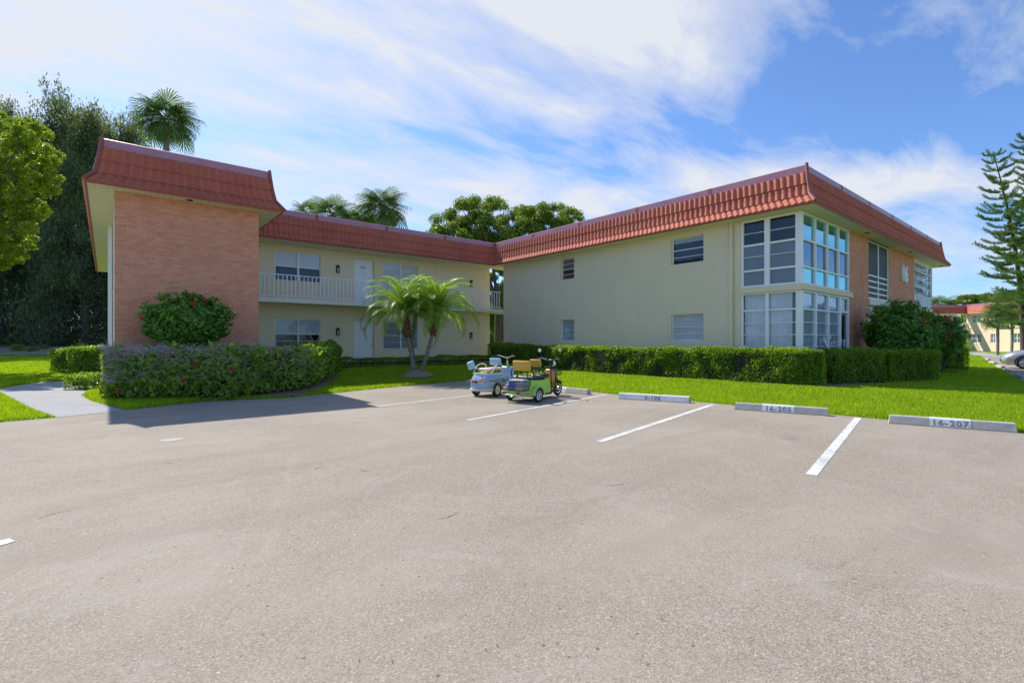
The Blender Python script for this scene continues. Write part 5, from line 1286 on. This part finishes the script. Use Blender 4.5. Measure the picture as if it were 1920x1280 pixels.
# body so that it is a real volume
bq = MB(); q = [fc + Vector((-dl.x, -dl.y)) * .0 , fc + dl * 24, fc + dl * 24 - dd_ * 10, fc - dd_ * 10]
bq.prism([tuple(fc - dd_ * .5), tuple(fc + dl * 24 - dd_ * .5), tuple(fc + dl * 24 - dd_ * 10), tuple(fc - dd_ * 10)], 0, 6.3); bq.prism([tuple(fc - dl * 2.3), tuple(fc - dl * 10), tuple(drk_b - dl * 10), tuple(drk_b - dl * 2.3)], 0, 6.3); bq.fix = True; bq.build('wall', M['stucco'], FB)
C, Rr = cl_px([(1808, 600, 10), (1812, 620, 10), (1806, 640, 10), (1810, 590, 8)], 84, .5)
limb_tree('garden_shrub', *dp(1809, 84), 0, 1., C, Rr, 'green shrub filling the gap in the distant building', 'ficus', 200, .4, tr=.1, cat='shrub')
# hedge, trees and palms before it
ha, hb_ = gp(1825, 656.5, .15), gp(1955, 657.5, .15)
hedge('clipped_hedge', orient(ha, hb_, 1.6), 1.35, 'sunlit hedge along the foot of the distant building', size=.2, dens=130, seed=20, top_round=.3, lump=.1)
hedge('clipped_hedge', orient(gp(1803, 654.5, .15), gp(1822, 655, .15), 1.6), 1.3, 'dark short hedge left of the distant sunlit hedge', size=.2, dens=130, seed=21, top_round=.3, lump=.1)
C, Rr = cl_px([(1790, 566, 12), (1808, 558, 12), (1822, 556, 11), (1838, 559, 14), (1852, 555, 14), (1872, 560, 16), (1895, 556, 18), (1783, 571, 8), (1820, 568, 14), (1850, 570, 14)], 98, 3); x, y = dp(1845, 98)
limb_tree('poinciana_tree', x, y, 0, 5, C, Rr, 'flat topped yellow green tree behind the distant roof', 'poin', 240, .42, tr=.4, flat=.4)
sabal(1761, 552, 95, 'small round palm crown over the dark part of the distant roof', 1.9, 22, group=None)
def far_palm(u, ub, vt, d, label, sc, mat=None):
    r = sabal(u, vt, d, label, sc, 20, tr0=.12, group='palms before the distant building', lean=(ub - u) * d / FPX); return r
far_palm(1871, 1868, 566, 50, 'grey trunked palm before the distant sunlit wall', 1.1)
far_palm(1898, 1890, 560, 53, 'leaning palm near the right edge before the distant wall', 1.1)
# little shrub by the far corner hedge
x, y = dp(1795, 34); C = [(x + random.uniform(-.6, .6), y + random.uniform(-.4, .4), .9 + random.uniform(-.3, .5)) for _ in range(5)]
limb_tree('garden_shrub', x, y, .1, .3, C, [.4] * 5, 'bright green shrub poking out right of the far hibiscus', 'ficus', 700, .12, tr=.04, forks=2, cat='shrub')
# far trees closing the horizon on the right
C, Rr = cl_px([(u, 640 - 8 * random.random(), 14) for u in range(1700, 2050, 14)], 150, 6)
o = link('treeline', clumps_mesh(C, Rr, 60, .9, 'oak')); tag(o, 'distant green treeline closing the view at the right', 'treeline', kind='stuff')

C, Rr = [], []
for k in range(75):
    u = 330 + 1300 * k / 74; dd = random.uniform(84, 92); x, y = dp(u, dd); C.append((x, y, random.uniform(1.5, 3.2))); Rr.append(random.uniform(2.2, 3.6))
o = link('treeline', clumps_mesh(C, Rr, 55, .8, 'oak')); tag(o, 'green treeline far behind the gallery wing, glimpsed through the gap', 'treeline', kind='stuff')

# far wheel stops
fs = [((1853, 680), (1862, 683)), ((1866, 688), (1876, 691)), ((1882, 697), (1894, 701)), ((1899, 707), (1915, 713)), ((1846, 674), (1851, 676)), ((1918, 717), (1940, 726))]
fl = ['distant wheel stop second from the far end', 'distant wheel stop third from the far end', 'distant wheel stop left of the silver car, fourth from the far end', 'distant wheel stop near the right edge, fifth from the far end', 'farthest of the distant wheel stops', 'nearest of the distant wheel stops, cut by the right edge']
for (a, b), l in zip(fs, fl): wheel_stop(gp(*a), gp(*b), l, group='wheel stops along the distant parking strip')

# small stone in the grass edge
o = MB(); x, y = gp(1337, 713, .1); o.lathe([(0, 0), (.10, 0), (.13, .05), (.10, .11), (.04, .14), (0, .145)], 9, T(x, y, gz(x, y))); me = o.mesh(M['stopc'], True, 'stone')
for v in me.vertices: v.co.x += random.uniform(-.02, .02); v.co.y += random.uniform(-.02, .02)
tag(link('stone', me), 'grey stone lying at the foot of the long hedge', 'stone'); SKIP_POLYS.append([(x - .3, y - .2), (x + .3, y - .2), (x + .3, y + .3), (x - .3, y + .3)])
grass()
lm = MB()
for _ in range(150):
    r_ = 2.2 + 11 * random.random() ** 1.6; a = YAW + random.uniform(-.8, .8); x, y = r_ * sin(a), r_ * cos(a)
    if sd_poly(np.array([x]), np.array([y]), ASPH)[0] > -.05: continue
    c = Vector((x, y, .007)); t = random.random() * 6.28; l = random.uniform(.004, .013); d = Vector((cos(t), sin(t), 0)) * l; n_ = Vector((-sin(t), cos(t), 0)) * random.uniform(.0012, .003)
    lm.add([c - d, c - n_ + Vector((0, 0, .002)), c + d + Vector((0, 0, .004)), c + n_ + Vector((0, 0, .003))], [(0, 1, 2, 3)])
ck = MB()
for (u, v, ln_, an) in ((590, 882, .3, .4), (700, 884, .25, .9), (70, 975, .3, .2), (1180, 905, .35, 1.7), (860, 960, .3, 2.9), (330, 870, .25, 1.2)):
    x, y = gp(u, v); q = Vector((x, y)); a = an + YAW; pv = None
    for k in range(10):
        wd = .0035 * (1 - abs(k - 4.5) / 6); n_ = Vector((-sin(a), cos(a))) * wd; ck.v += [(q.x + n_.x, q.y + n_.y, .0075), (q.x - n_.x, q.y - n_.y, .0075)]
        a += random.uniform(-.7, .7); q = q + Vector((cos(a), sin(a))) * ln_ / 10; a += (an + YAW - a) * .5
    b_ = len(ck.v) - 20
    for k in range(9): ck.f.append((b_ + 2 * k, b_ + 2 * k + 1, b_ + 2 * k + 3, b_ + 2 * k + 2))
ck.fix = True
tag(ck.build('asphalt_cracks', M['bark_d']), 'thin short dark cracks here and there in the asphalt', 'cracks', kind='stuff')
tag(lm.build('leaf_litter', M['bark_d']), 'tiny dark twigs and leaf bits scattered on the asphalt', 'litter', kind='stuff')

# ================================================================ the two electric tricycles
PT = lambda n, c, r=.3, coat=.6, var=.04: mat_plain(n, c, r, var=var, coat=coat)
M['lime'] = PT('lime_green_paint', (.42, .68, .12)); M['amber'] = PT('amber_plastic', (.62, .30, .02), .35); M['yvinyl'] = mat_plain('mustard_vinyl', (.58, .36, .045), .5, var=.1)
M['bluep'] = PT('sky_blue_paint', (.30, .44, .60)); M['cream'] = mat_plain('cream_paint', (.72, .66, .58), .4); M['bvinyl'] = mat_plain('pale_blue_vinyl', (.36, .54, .66), .5); M['pvinyl'] = mat_plain('pale_pink_vinyl', (.62, .50, .47), .5)
M['bvin'] = mat_plain('black_vinyl', (.03, .03, .035), .45); M['redl'] = mat_plain('red_lens', (.5, .02, .02), .2); M['blackp'] = mat_plain('black_plastic', (.025, .025, .028), .5); M['green2'] = mat_plain('olive_cloth', (.42, .42, .10), .9, var=.3, scale=20); M['orangep'] = mat_plain('orange_emblem', (.60, .18, .06), .5); M['bluebag'] = mat_plain('blue_label', (.10, .14, .45), .5, var=.3, scale=40); M['bagw'] = mat_plain('grey_white_bag', (.55, .55, .55), .7, var=.25, scale=18)
def wheel(par, Mx, r, w_, spokes=10, rimc='chrome', disc=False):
    tb_ = MB(); prof = [(r * .70, -w_ * .38), (r * .80, -w_ * .5), (r * .93, -w_ * .46), (r, -w_ * .25), (r, w_ * .25), (r * .93, w_ * .46), (r * .80, w_ * .5), (r * .70, w_ * .38)]
    tb_.lathe(prof, 32, Mx @ RX(R(90)), close=True); tb_.fix = True; wo_ = tb_.build('wheel', M['rubber'], par, smooth=True)
    rb_ = MB(); rb_.lathe([(r * .71, -w_ * .34), (r * .66, -w_ * .30), (r * .64, 0), (r * .66, w_ * .30), (r * .71, w_ * .34), (r * .72, 0)], 32, Mx @ RX(R(90)), close=True)
    rb_.lathe([(0, -w_ * .45), (r * .16, -w_ * .45), (r * .18, 0), (r * .16, w_ * .45), (0, w_ * .45)], 14, Mx @ RX(R(90)))
    if disc: rb_.lathe([(r * .1, -w_ * .2), (r * .45, -w_ * .32), (r * .66, -w_ * .22), (r * .66, w_ * .22), (r * .45, w_ * .32), (r * .1, w_ * .2)], 24, Mx @ RX(R(90)))
    else:
        for k in range(spokes):
            a = 2 * pi * k / spokes
            for da in (-.07, .07): rb_.tube([Mx @ Vector((r * .14 * cos(a), 0, r * .14 * sin(a))), Mx @ Vector((r * .67 * cos(a + da), 0, r * .67 * sin(a + da)))], .0075, 5, False)
    rb_.fix = True; rb_.build('rim', M[rimc], wo_, smooth=True); return wo_
def cushion(par, Mx, w_, d, h, mat, name, b=.03, label=None):
    mb = MB(); mb.bbox(-w_ / 2, w_ / 2, -d / 2, d / 2, -h / 2, h / 2, b); o = mb.build(name, M[mat], par, Mx)
    md = o.modifiers.new('round', 'SUBSURF'); md.levels = 0; md.render_levels = 0
    o.modifiers.remove(md)
    bv = o.modifiers.new('soft', 'BEVEL'); bv.width = b * .7; bv.segments = 3; bv.limit_method = 'ANGLE'; bv.angle_limit = R(20)
    o.data.polygons.foreach_set('use_smooth', [True] * len(o.data.polygons))
    if label: o['label'] = label
    return o
def pipe(par, Mx, pts, r, mat, name, n=8):
    P = [Vector(p) for p in pts]
    Q = []
    for i in range(len(P) - 1):
        for k in range(6): Q.append(P[i].lerp(P[i + 1], k / 6))
    Q.append(P[-1])
    for _ in range(3): Q = [Q[0]] + [(Q[i - 1] + Q[i] * 2 + Q[i + 1]) / 4 for i in range(1, len(Q) - 1)] + [Q[-1]]
    mb = MB(); mb.tube(Q, r, n); return mb.build(name, M[mat], par, Mx, smooth=True)
def solid(par, Mx, side, y0, y1, mat, name, b=.03, taper=0, label=None):
    """side profile (x,z) swept across the width"""
    mb = MB(); n = len(side)
    for (y, k) in ((y0, 1), (y1, 1)):
        for (x, z) in side: mb.v.append((x, y, z))
    mb.f = [tuple(range(n)), tuple(range(2 * n - 1, n - 1, -1))] + [(i, n + i, n + (i + 1) % n, (i + 1) % n) for i in range(n)]
    mb.fix = True; o = mb.build(name, M[mat], par, Mx, smooth=True, auto=30); bv = o.modifiers.new('soft', 'BEVEL'); bv.width = b; bv.segments = 3; bv.limit_method = 'ANGLE'; bv.angle_limit = R(35)
    if label: o['label'] = label
    return o
def bars_helper(): pass
def handlebar(tr, Mx, x, z, front, col='black'):
    pipe(tr, Mx, [(x - .02, 0, z - .10), (x, 0, z - .02), (x, 0, z)], .02, 'black', 'stem')
    hb = pipe(tr, Mx, [(x - .16, .30, z + .03), (x - .06, .22, z + .06), (x, .06, z), (x, -.06, z), (x - .06, -.22, z + .06), (x - .16, -.30, z + .03)], .012, 'chrome', 'handlebar')
    for s in (1, -1):
        mb = MB(); mb.tube([(x - .20, s * .325, z + .02), (x - .10, s * .255, z + .05)], .018, 8); mb.build('grip', M['black'], hb, Mx)
        mb = MB(); mb.tube([(x - .06, s * .24, z + .05), (x - .13, s * .335, z + .035)], .006, 5); mb.build('brake_lever', M['chrome'], hb, Mx)
def mirror(tr, Mx, x, s, z, top, lab, round_=True):
    m_ = pipe(tr, Mx, [(x - .04, s * .2, z), (x - .02, s * .26, z + (top - z) * .6), (x - .03, s * .30, top - .03)], .006, 'black', 'mirror')
    q = Mx @ T(x - .04, s * .30, top) @ RY(R(-90)) @ RX(R(8 * s))
    mb = MB(); mb.lathe([(0, 0), (.052, 0), (.056, -.008), (.045, -.022), (0, -.028)], 18, q); mb.build('mirror_shell', M['black'], m_, smooth=True)
    mb = MB(); mb.lathe([(0, .0), (.048, .0), (.048, .0035), (0, .0035)], 18, q); mb.build('mirror_glass', M['chrome'], m_)

def green_trike():
    a, b = gp(1008.7, 754.5), gp(957, 749); c = gp(1045, 741)
    mid = Vector(((a[0] + b[0]) / 2, (a[1] + b[1]) / 2)); hd = math.atan2(c[1] - mid.y, c[0] - mid.x) 
    t = empty('electric_tricycle', (mid.x, mid.y, .004), 'lime green electric tricycle with mustard yellow seat backs and rear basket', 'tricycle', None, hd); Q = WM[t.name]
    for s in (1, -1):
        wheel(t, Q @ T(0, s * .40, .165), .165, .085, 11)
        f = MB(); n = 12; r0, r1 = .185, .200       # mudguard arch
        ring = []
        for k in range(n + 1):
            an = R(0 + 180 * k / n); 
            for (rr, yy) in ((r0, .34), (r1, .34), (r1 + .01, .40), (r1, .455), (r0, .455)): f.v.append((rr * cos(an), s * yy, .165 + rr * sin(an)))
        for k in range(n):
            for j in range(5): f.f.append((k * 5 + j, k * 5 + (j + 1) % 5, (k + 1) * 5 + (j + 1) % 5, (k + 1) * 5 + j))
        f.f += [(0, 1, 2, 3, 4), tuple(n * 5 + j for j in range(5))[::-1]]; f.fix = True; f.build('mudguard', M['lime'], t, Q, smooth=True)
    wheel(t, Q @ T(1.52, 0, .19), .19, .075, 10)
    solid(t, Q, [(-.20, .12), (-.22, .30), (-.16, .46), (-.10, .50), (.36, .50), (.42, .44), (.44, .16), (.30, .10), (.22, .16), (.20, .30), (.0, .37), (-.18, .30), (-.16, .12)][:9] + [(.24, .12), (-.1, .12)], -.33, .33, 'lime', 'rear_body', .035)
    solid(t, Q, [(.44, .14), (.46, .50), (.60, .51), (.82, .50), (.86, .40), (.90, .16), (.80, .12), (.50, .12)], -.21, .21, 'lime', 'front_body', .04)
    solid(t, Q, [(.80, .13), (1.28, .13), (1.30, .18), (.80, .18)], -.20, .20, 'blackp', 'footboard', .01)
    solid(t, Q, [(-.1, .12), (.9, .10), (.9, .14), (-.1, .15)], -.22, .22, 'blackp', 'frame', .01)
    mb = MB(); mb.tube([Q @ Vector((0, -.40, .165)), Q @ Vector((0, .40, .165))], .022, 8); mb.build('axle', M['black'], t)
    # front leg shield: amber panel in a black hoop
    solid(t, Q, [(1.20, .22), (1.14, .40), (1.20, .68), (1.25, .70), (1.20, .42), (1.27, .20)], -.17, .17, 'amber', 'front_shield', .03)
    pipe(t, Q, [(1.14, -.19, .72), (1.10, -.20, .45), (1.14, -.19, .20), (1.16, 0, .16), (1.14, .19, .20), (1.10, .20, .45), (1.14, .19, .72), (1.16, 0, .76), (1.14, -.19, .72)], .016, 'black', 'shield_hoop')
    # fork and fender
    for s in (1, -1): pipe(t, Q, [(1.24, s * .06, .74), (1.40, s * .065, .42), (1.52, s * .06, .19)], .02, 'blackp', 'fork_leg')
    pipe(t, Q, [(1.22, 0, .50), (1.22, 0, .80), (1.19, 0, .92)], .028, 'black', 'steering_column')
    f = MB(); n = 10
    for k in range(n + 1):
        an = R(35 + 135 * k / n); 
        for (rr, yy) in ((.205, .05), (.225, 0), (.205, -.05), (.20, 0)): f.v.append((1.52 + rr * cos(an), yy, .19 + rr * sin(an)))
    for k in range(n):
        for j in range(4): f.f.append((k * 4 + j, k * 4 + (j + 1) % 4, (k + 1) * 4 + (j + 1) % 4, (k + 1) * 4 + j))
    f.build('front_mudguard', M['black'], t, Q, smooth=True)
    handlebar(t, Q, 1.18, .92, 1)
    mirror(t, Q, 1.18, 1, .96, 1.17, 'left'); mirror(t, Q, 1.18, -1, .96, 1.19, 'right')
    mb = MB(); mb.lathe([(0, -.03), (.05, -.03), (.075, .01), (.078, .05), (.06, .07), (0, .075)], 18, Q @ T(1.27, 0, .84) @ RY(R(90))); mb.build('headlight', M['chrome'], t, smooth=True)
    mb = MB(); mb.bbox(1.10, 1.20, -.09, .09, .88, .95, .02, Q); mb.build('dashboard', M['blackp'], t)
    # front basket
    bk_ = MB()
    for zz in (.56, .62, .68): bk_.tube([Q @ Vector(p) for p in ((1.30, -.14, zz), (1.52, -.14, zz), (1.52, .14, zz), (1.30, .14, zz), (1.30, -.14, zz))], .005, 4)
    for k in range(7):
        yy = -.14 + .28 * k / 6; bk_.tube([Q @ Vector((1.30, yy, .54)), Q @ Vector((1.52, yy, .54)), Q @ Vector((1.52, yy, .68))], .004, 4)
    for k in range(5):
        xx = 1.31 + .21 * k / 4
        for s in (1, -1): bk_.tube([Q @ Vector((xx, s * .14, .54)), Q @ Vector((xx, s * .14, .68))], .004, 4)
    bk_.build('front_basket', M['black'], t)
    # seats
    cushion(t, Q @ T(.18, 0, .545), .44, .64, .085, 'bvin', 'rear_seat', .03)
    cushion(t, Q @ T(.68, 0, .555), .36, .36, .09, 'bvin', 'front_seat', .03)
    rb1 = cushion(t, Q @ T(-.09, .0, .83) @ RY(R(-9)), .055, .50, .25, 'yvinyl', 'rear_backrest', .028)
    rb2 = cushion(t, Q @ T(.50, 0, .87) @ RY(R(-9)), .05, .33, .20, 'yvinyl', 'front_backrest', .026)
    em = MB(); em.bbox(-.122, -.114, .03, .12, .845, .885, .003, Q); em.build('maker_plate', M['chrome'], rb1)
    for s in (1, -1):
        pipe(rb1, Q, [(-.03, s * .14, .52), (-.07, s * .14, .66), (-.09, s * .14, .78)], .012, 'black', 'support_bar')
        pipe(rb2, Q, [(.54, s * .1, .54), (.52, s * .1, .70), (.50, s * .1, .82)], .011, 'black', 'support_bar')
        pipe(t, Q, [(-.06, s * .31, .56), (-.06, s * .33, .72), (.10, s * .34, .74), (.34, s * .34, .70), (.40, s * .34, .58), (.36, s * .31, .50)], .014, 'black', 'armrest')
        pipe(t, Q, [(-.10, s * .33, .53), (.20, s * .345, .50), (.40, s * .33, .505)], .012, 'black', 'seat_rail')
        pipe(t, Q, [(.90, s * .20, .17), (.86, s * .22, .45), (.84, s * .22, .72), (.80, s * .2, .74)], .014, 'black', 'side_hoop')
    # rear wire basket with folded bags, bumper, lamps
    bs = MB()
    for zz in (.30, .39, .48, .57): bs.tube([Q @ Vector(p) for p in ((-.16, -.31, zz), (-.48, -.31, zz), (-.48, .31, zz), (-.16, .31, zz))], .006, 4)
    for k in range(15):
        yy = -.31 + .62 * k / 14; bs.tube([Q @ Vector((-.18, yy, .28)), Q @ Vector((-.48, yy, .28)), Q @ Vector((-.48, yy, .57))], .0045, 4)
    for k in range(7):
        xx = -.18 - .30 * k / 6
        for s in (1, -1): bs.tube([Q @ Vector((xx, s * .31, .28)), Q @ Vector((xx, s * .31, .57))], .0045, 4)
    bs.build('rear_basket', M['black'], t)
    pipe(t, Q, [(-.20, -.30, .20), (-.52, -.28, .19), (-.54, 0, .19), (-.52, .28, .19), (-.20, .30, .20)], .014, 'chrome', 'rear_bumper')
    for s in (1, -1):
        mb = MB(); mb.bbox(-.53, -.49, s * .20 - .05, s * .20 + .05, .21, .265, .01, Q); mb.build('tail_light', M['redl'], t)
    bagc = MB()
    for k, (zz, m_) in enumerate(((.30, 0), (.36, 1), (.42, 0), (.48, 1))): bagc.bbox(-.46 + .01 * k, -.20, -.28, .28 - .05 * k, zz, zz + .05, .018, Q)
    o = bagc.build('folded_bags', M['bagw'], None); tag(o, 'stack of folded pale bags in the rear basket of the green trike', 'bags')
    lb_ = MB(); lb_.bbox(-.475, -.466, -.08, .10, .30, .50, .003, Q); o = lb_.build('hanging_label', M['bluebag'], None); tag(o, 'blue and white packet behind the wires of the green trike basket', 'packet')
    return t
def blue_trike():
    a, b = gp(931, 743.5), gp(898.5, 741.5); mid = (Vector(a) + Vector(b)) / 2 + Vector((.0, .06)); hd = R(20)
    t = empty('electric_tricycle', (mid.x, mid.y, .004), 'pale blue covered-wheel electric tricycle with blue seat backs and round orange emblem', 'tricycle', None, hd); Q = WM[t.name]
    for s in (1, -1): wheel(t, Q @ T(0, s * .31, .17), .17, .10, 8, 'cream', disc=True)
    wheel(t, Q @ T(1.30, 0, .17), .17, .09, 8, 'cream', disc=True)
    # rounded tub: loft of rounded rings
    def tub(mat, zs, ins, name, zc=None):
        mb = MB(); n = 28
        for z, (x0, x1, hw) in zip(zs, ins):
            for k in range(n):
                an = 2 * pi * k / n; cx_, cy_ = cos(an), sin(an); e = .5
                px = (x0 + x1) / 2 + (x1 - x0) / 2 * math.copysign(abs(cx_) ** e, cx_); py = hw * math.copysign(abs(cy_) ** e, cy_); mb.v.append((px, py, z))
        m_ = len(zs)
        for i in range(m_ - 1):
            for k in range(n): mb.f.append((i * n + k, i * n + (k + 1) % n, (i + 1) * n + (k + 1) % n, (i + 1) * n + k))
        mb.f.append(tuple(range(n))[::-1]); mb.f.append(tuple((m_ - 1) * n + k for k in range(n))); mb.fix = True; return mb.build(name, M[mat], t, Q, smooth=True, auto=50)
    body = tub('bluep', [.20, .26, .40, .50, .56], [(-.34, .50, .31), (-.37, .52, .335), (-.36, .50, .335), (-.30, .46, .31), (-.26, .42, .28)], 'body')
    tub('cream', [.14, .17, .21, .215], [(-.36, .52, .32), (-.40, .54, .345), (-.39, .53, .345), (-.37, .51, .33)], 'bumper')
    tub('cream', [.555, .575, .59], [(-.265, .43, .285), (-.27, .44, .29), (-.26, .42, .28)], 'tub_rim')
    solid(t, Q, [(.45, .15), (1.02, .13), (1.02, .18), (.45, .20)], -.20, .20, 'bluep', 'footboard', .01)
    solid(t, Q, [(1.0, .16), (.98, .40), (1.03, .70), (1.10, .72), (1.12, .45), (1.20, .30), (1.22, .16)], -.19, .19, 'bluep', 'front_shield', .05)
    for s in (1, -1):
        f = MB(); n = 12
        for k in range(n + 1):
            an = R(180 * k / n)
            for (rr, yy) in ((.182, .345), (.20, .345), (.20, .352), (.182, .352)): f.v.append((rr * cos(an), s * yy, .17 + rr * sin(an)))
        for k in range(n):
            for j in range(4): f.f.append((k * 4 + j, k * 4 + (j + 1) % 4, (k + 1) * 4 + (j + 1) % 4, (k + 1) * 4 + j))
        f.fix = True; f.build('wheel_arch', M['black'], t, Q)
    # dark band round the body
    pipe(t, Q, [(.1, -.338, .415), (-.30, -.335, .41), (-.355, -.28, .41), (-.368, 0, .41), (-.355, .28, .41), (-.30, .335, .41), (.1, .338, .415)], .010, 'hip', 'trim_band', 6)
    em = MB(); q = Q @ T(-.372, -.08, .415) @ RY(R(-90)); em.lathe([(0, .012), (.062, .012), (.075, .0), (.062, -.01)], 24, q); e0 = em.build('round_emblem', M['cream'], t)
    em = MB(); em.lathe([(0, .017), (.052, .017), (.056, .010)], 24, q); em.build('emblem_face', M['orangep'], e0)
    em = MB(); em.lathe([(0, .022), (.018, .022), (.02, .016)], 12, q); em.build('emblem_star', M['cream'], e0)
    mb = MB(); mb.bbox(-.375, -.35, .10, .19, .355, .405, .008, Q); mb.build('tail_light', M['redl'], t)
    mb = MB(); mb.bbox(-.378, -.35, .04, .10, .35, .405, .006, Q); mb.build('reflector', M['black'], t)
    # padded seat plank, seat backs on arms
    cushion(t, Q @ T(.28, .0, .68), .72, .40, .065, 'pvinyl', 'seat', .028)
    s1 = cushion(t, Q @ T(.18, -.16, .88) @ RZ(R(0)) @ RY(R(-8)), .055, .35, .19, 'bvinyl', 'seat_back', .028)
    s2 = cushion(t, Q @ T(-.14, .38, .78) @ RZ(R(-22)) @ RX(R(-14)) @ RY(R(-12)), .06, .32, .21, 'bvinyl', 'seat_back', .03)
    for yy in (-.19, -.13): pipe(s1, Q, [(.20, yy, .66), (.19, yy, .74), (.18, yy, .82)], .011, 'cream', 'support_bar')
    pipe(s2, Q, [(.05, .24, .66), (-.03, .30, .72), (-.10, .36, .76)], .013, 'cream', 'support_bar')
    for s in (1, -1): pipe(t, Q, [(-.20, s * .27, .58), (-.08, s * .29, .70), (.05, s * .28, .80), (.28, s * .26, .82), (.36, s * .25, .76), (.34, s * .24, .66)], .015, 'cream', 'armrest')
    o = MB(); 
    for k in range(5): 
        o.lathe([(0, 0), (.06, .01), (.075, .05), (.05, .10), (0, .11)], 10, Q @ T(-.16 + .04 * k, -.16 + .08 * k, .555))
    oo = o.build('folded_cloth', M['green2'], None, smooth=True); tag(oo, 'olive yellow cloth heaped inside the tub of the blue trike', 'cloth')
    pipe(t, Q, [(1.08, 0, .50), (1.04, 0, .85), (1.02, 0, .96)], .026, 'chrome', 'steering_column')
    handlebar(t, Q, 1.02, .96, 1)
    for s in (1, -1): pipe(t, Q, [(1.12, s * .055, .46), (1.22, s * .06, .36), (1.30, s * .06, .17)], .018, 'cream', 'fork_leg')
    mb = MB(); mb.lathe([(0, -.02), (.06, -.02), (.075, .02), (.06, .05), (0, .055)], 16, Q @ T(1.12, 0, .62) @ RY(R(90))); mb.build('headlight', M['chrome'], t, smooth=True)
    return t
green_trike(); blue_trike()

# ================================================================ silver car at the right edge
def car():
    bp = gp(1912, 692); hd = math.atan2(-.19, 1) + 0.0     # heading: nose towards the lawn on the left
    fw = Vector((-.145, .99)).normalized()     # nose direction
    # front wheel touches the ground at bp; body runs back from it
    t = empty('parked_car', (bp[0], bp[1], .004), 'silver car parked nose first at the lawn, cut by the right edge', 'car', None, math.atan2(fw.y, fw.x)); Q = WM[t.name] @ T(-.2, -.78, 0)
    # local: x forward (front wheel at x=0), y left; stations of the body
    m_silver = mat_plain('silver_paint', (.46, .45, .46), .28, metal=.55, var=.03, coat=.8); dark = M['blackp']; glass = mat_plain('car_glass', (.02, .03, .035), .08, spec=.8)
    st = [(.86, .34, .52, .50), (.80, .26, .66, .66), (.62, .22, .77, .80), (.30, .20, .88, .87), (-.20, .20, .97, .90), (-.60, .20, 1.02, .91), (-.75, .20, 1.04, .91), (-2.6, .20, 1.02, .91), (-3.2, .22, 1.00, .88), (-3.45, .30, .92, .78), (-3.52, .40, .80, .66)]
    mb = MB(); n = 16
    for (x, zl, zh, hw) in st:
        ring = [(-hw * .86, zl), (-hw, zl + .12), (-hw * 1.0, (zl + zh) / 2), (-hw * .97, zh - .14), (-hw * .86, zh - .03), (-hw * .5, zh + .02), (0, zh + .04), (hw * .5, zh + .02), (hw * .86, zh - .03), (hw * .97, zh - .14), (hw, (zl + zh) / 2), (hw, zl + .12), (hw * .86, zl)]
        for (y, z) in ring: mb.v.append((x, y, z))
    k_ = 13
    for i in range(len(st) - 1):
        for j in range(k_): mb.f.append((i * k_ + j, i * k_ + (j + 1) % k_, (i + 1) * k_ + (j + 1) % k_, (i + 1) * k_ + j))
    mb.f.append(tuple(range(k_))); mb.f.append(tuple((len(st) - 1) * k_ + j for j in range(k_))[::-1]); mb.fix = True
    link('body', mb.mesh(m_silver, True, 'body', 50), t, Q)
    mb = MB()
    cs = [(-.62, 1.00, 1.02, .80, .80), (-1.35, 1.0, 1.46, .80, .60), (-2.4, 1.0, 1.50, .80, .60), (-3.35, .98, 1.02, .76, .74)]
    for (x, zl, zh, hw, ht) in cs:
        for (y, z) in ((-hw, zl), (-ht - .04, (zl + zh) / 2 + .1 * (zh - zl)), (-ht, zh - .03), (-ht * .6, zh), (ht * .6, zh), (ht, zh - .03), (ht + .04, (zl + zh) / 2 + .1 * (zh - zl)), (hw, zl)): mb.v.append((x, y, z))
    for i in range(3):
        for j in range(8): mb.f.append((i * 8 + j, i * 8 + (j + 1) % 8, (i + 1) * 8 + (j + 1) % 8, (i + 1) * 8 + j))
    mb.fix = True; link('cabin_glass', mb.mesh(glass, True, 'cabin_glass', 40), t, Q)
    rf = MB(); rf.bbox(-2.5, -1.35, -.60, .60, 1.475, 1.515, .02, None); link('car_roof', rf.mesh(m_silver, True, 'car_roof'), t, Q)
    for x in (0, -2.65):
        for s in (1, -1):
            wheel(t, Q @ T(x, s * .80, .32), .32, .21, 6, 'chrome')
            ar = MB(); nn_ = 14
            for k in range(nn_ + 1):
                an = R(-10 + 200 * k / nn_)
                for (rr, yy) in ((.335, .80), (.40, .80), (.40, .925), (.335, .925)): ar.v.append((x + rr * cos(an), s * yy, .33 + rr * sin(an)))
            for k in range(nn_):
                for j in range(4): ar.f.append((k * 4 + j, k * 4 + (j + 1) % 4, (k + 1) * 4 + (j + 1) % 4, (k + 1) * 4 + j))
            ar.fix = True; ar.build('wheel_arch', M['blackp'], t, Q)
    for s in (1, -1):
        mb = MB(); mb.prism([(.80, .30), (.60, .30), (.20, .60), (.30, .66), (.62, .56)], .0, .06, Q @ T(0, 0, .72) @ Matrix.Diagonal((1, s * 1.22, 1, 1)) @ RY(R(14))); mb.fix = True; mb.build('headlight', M['chrome'], t)
        mb = MB(); mb.bbox(-.95, -.80, s * .90 - .08, s * .90 + .10, .98, 1.10, .03, Q); link('door_mirror', mb.mesh(m_silver, True), t)
    mb = MB(); mb.bbox(.74, .87, -.42, .42, .34, .50, .03, Q); mb.build('grille', dark, t)
    return t
car()
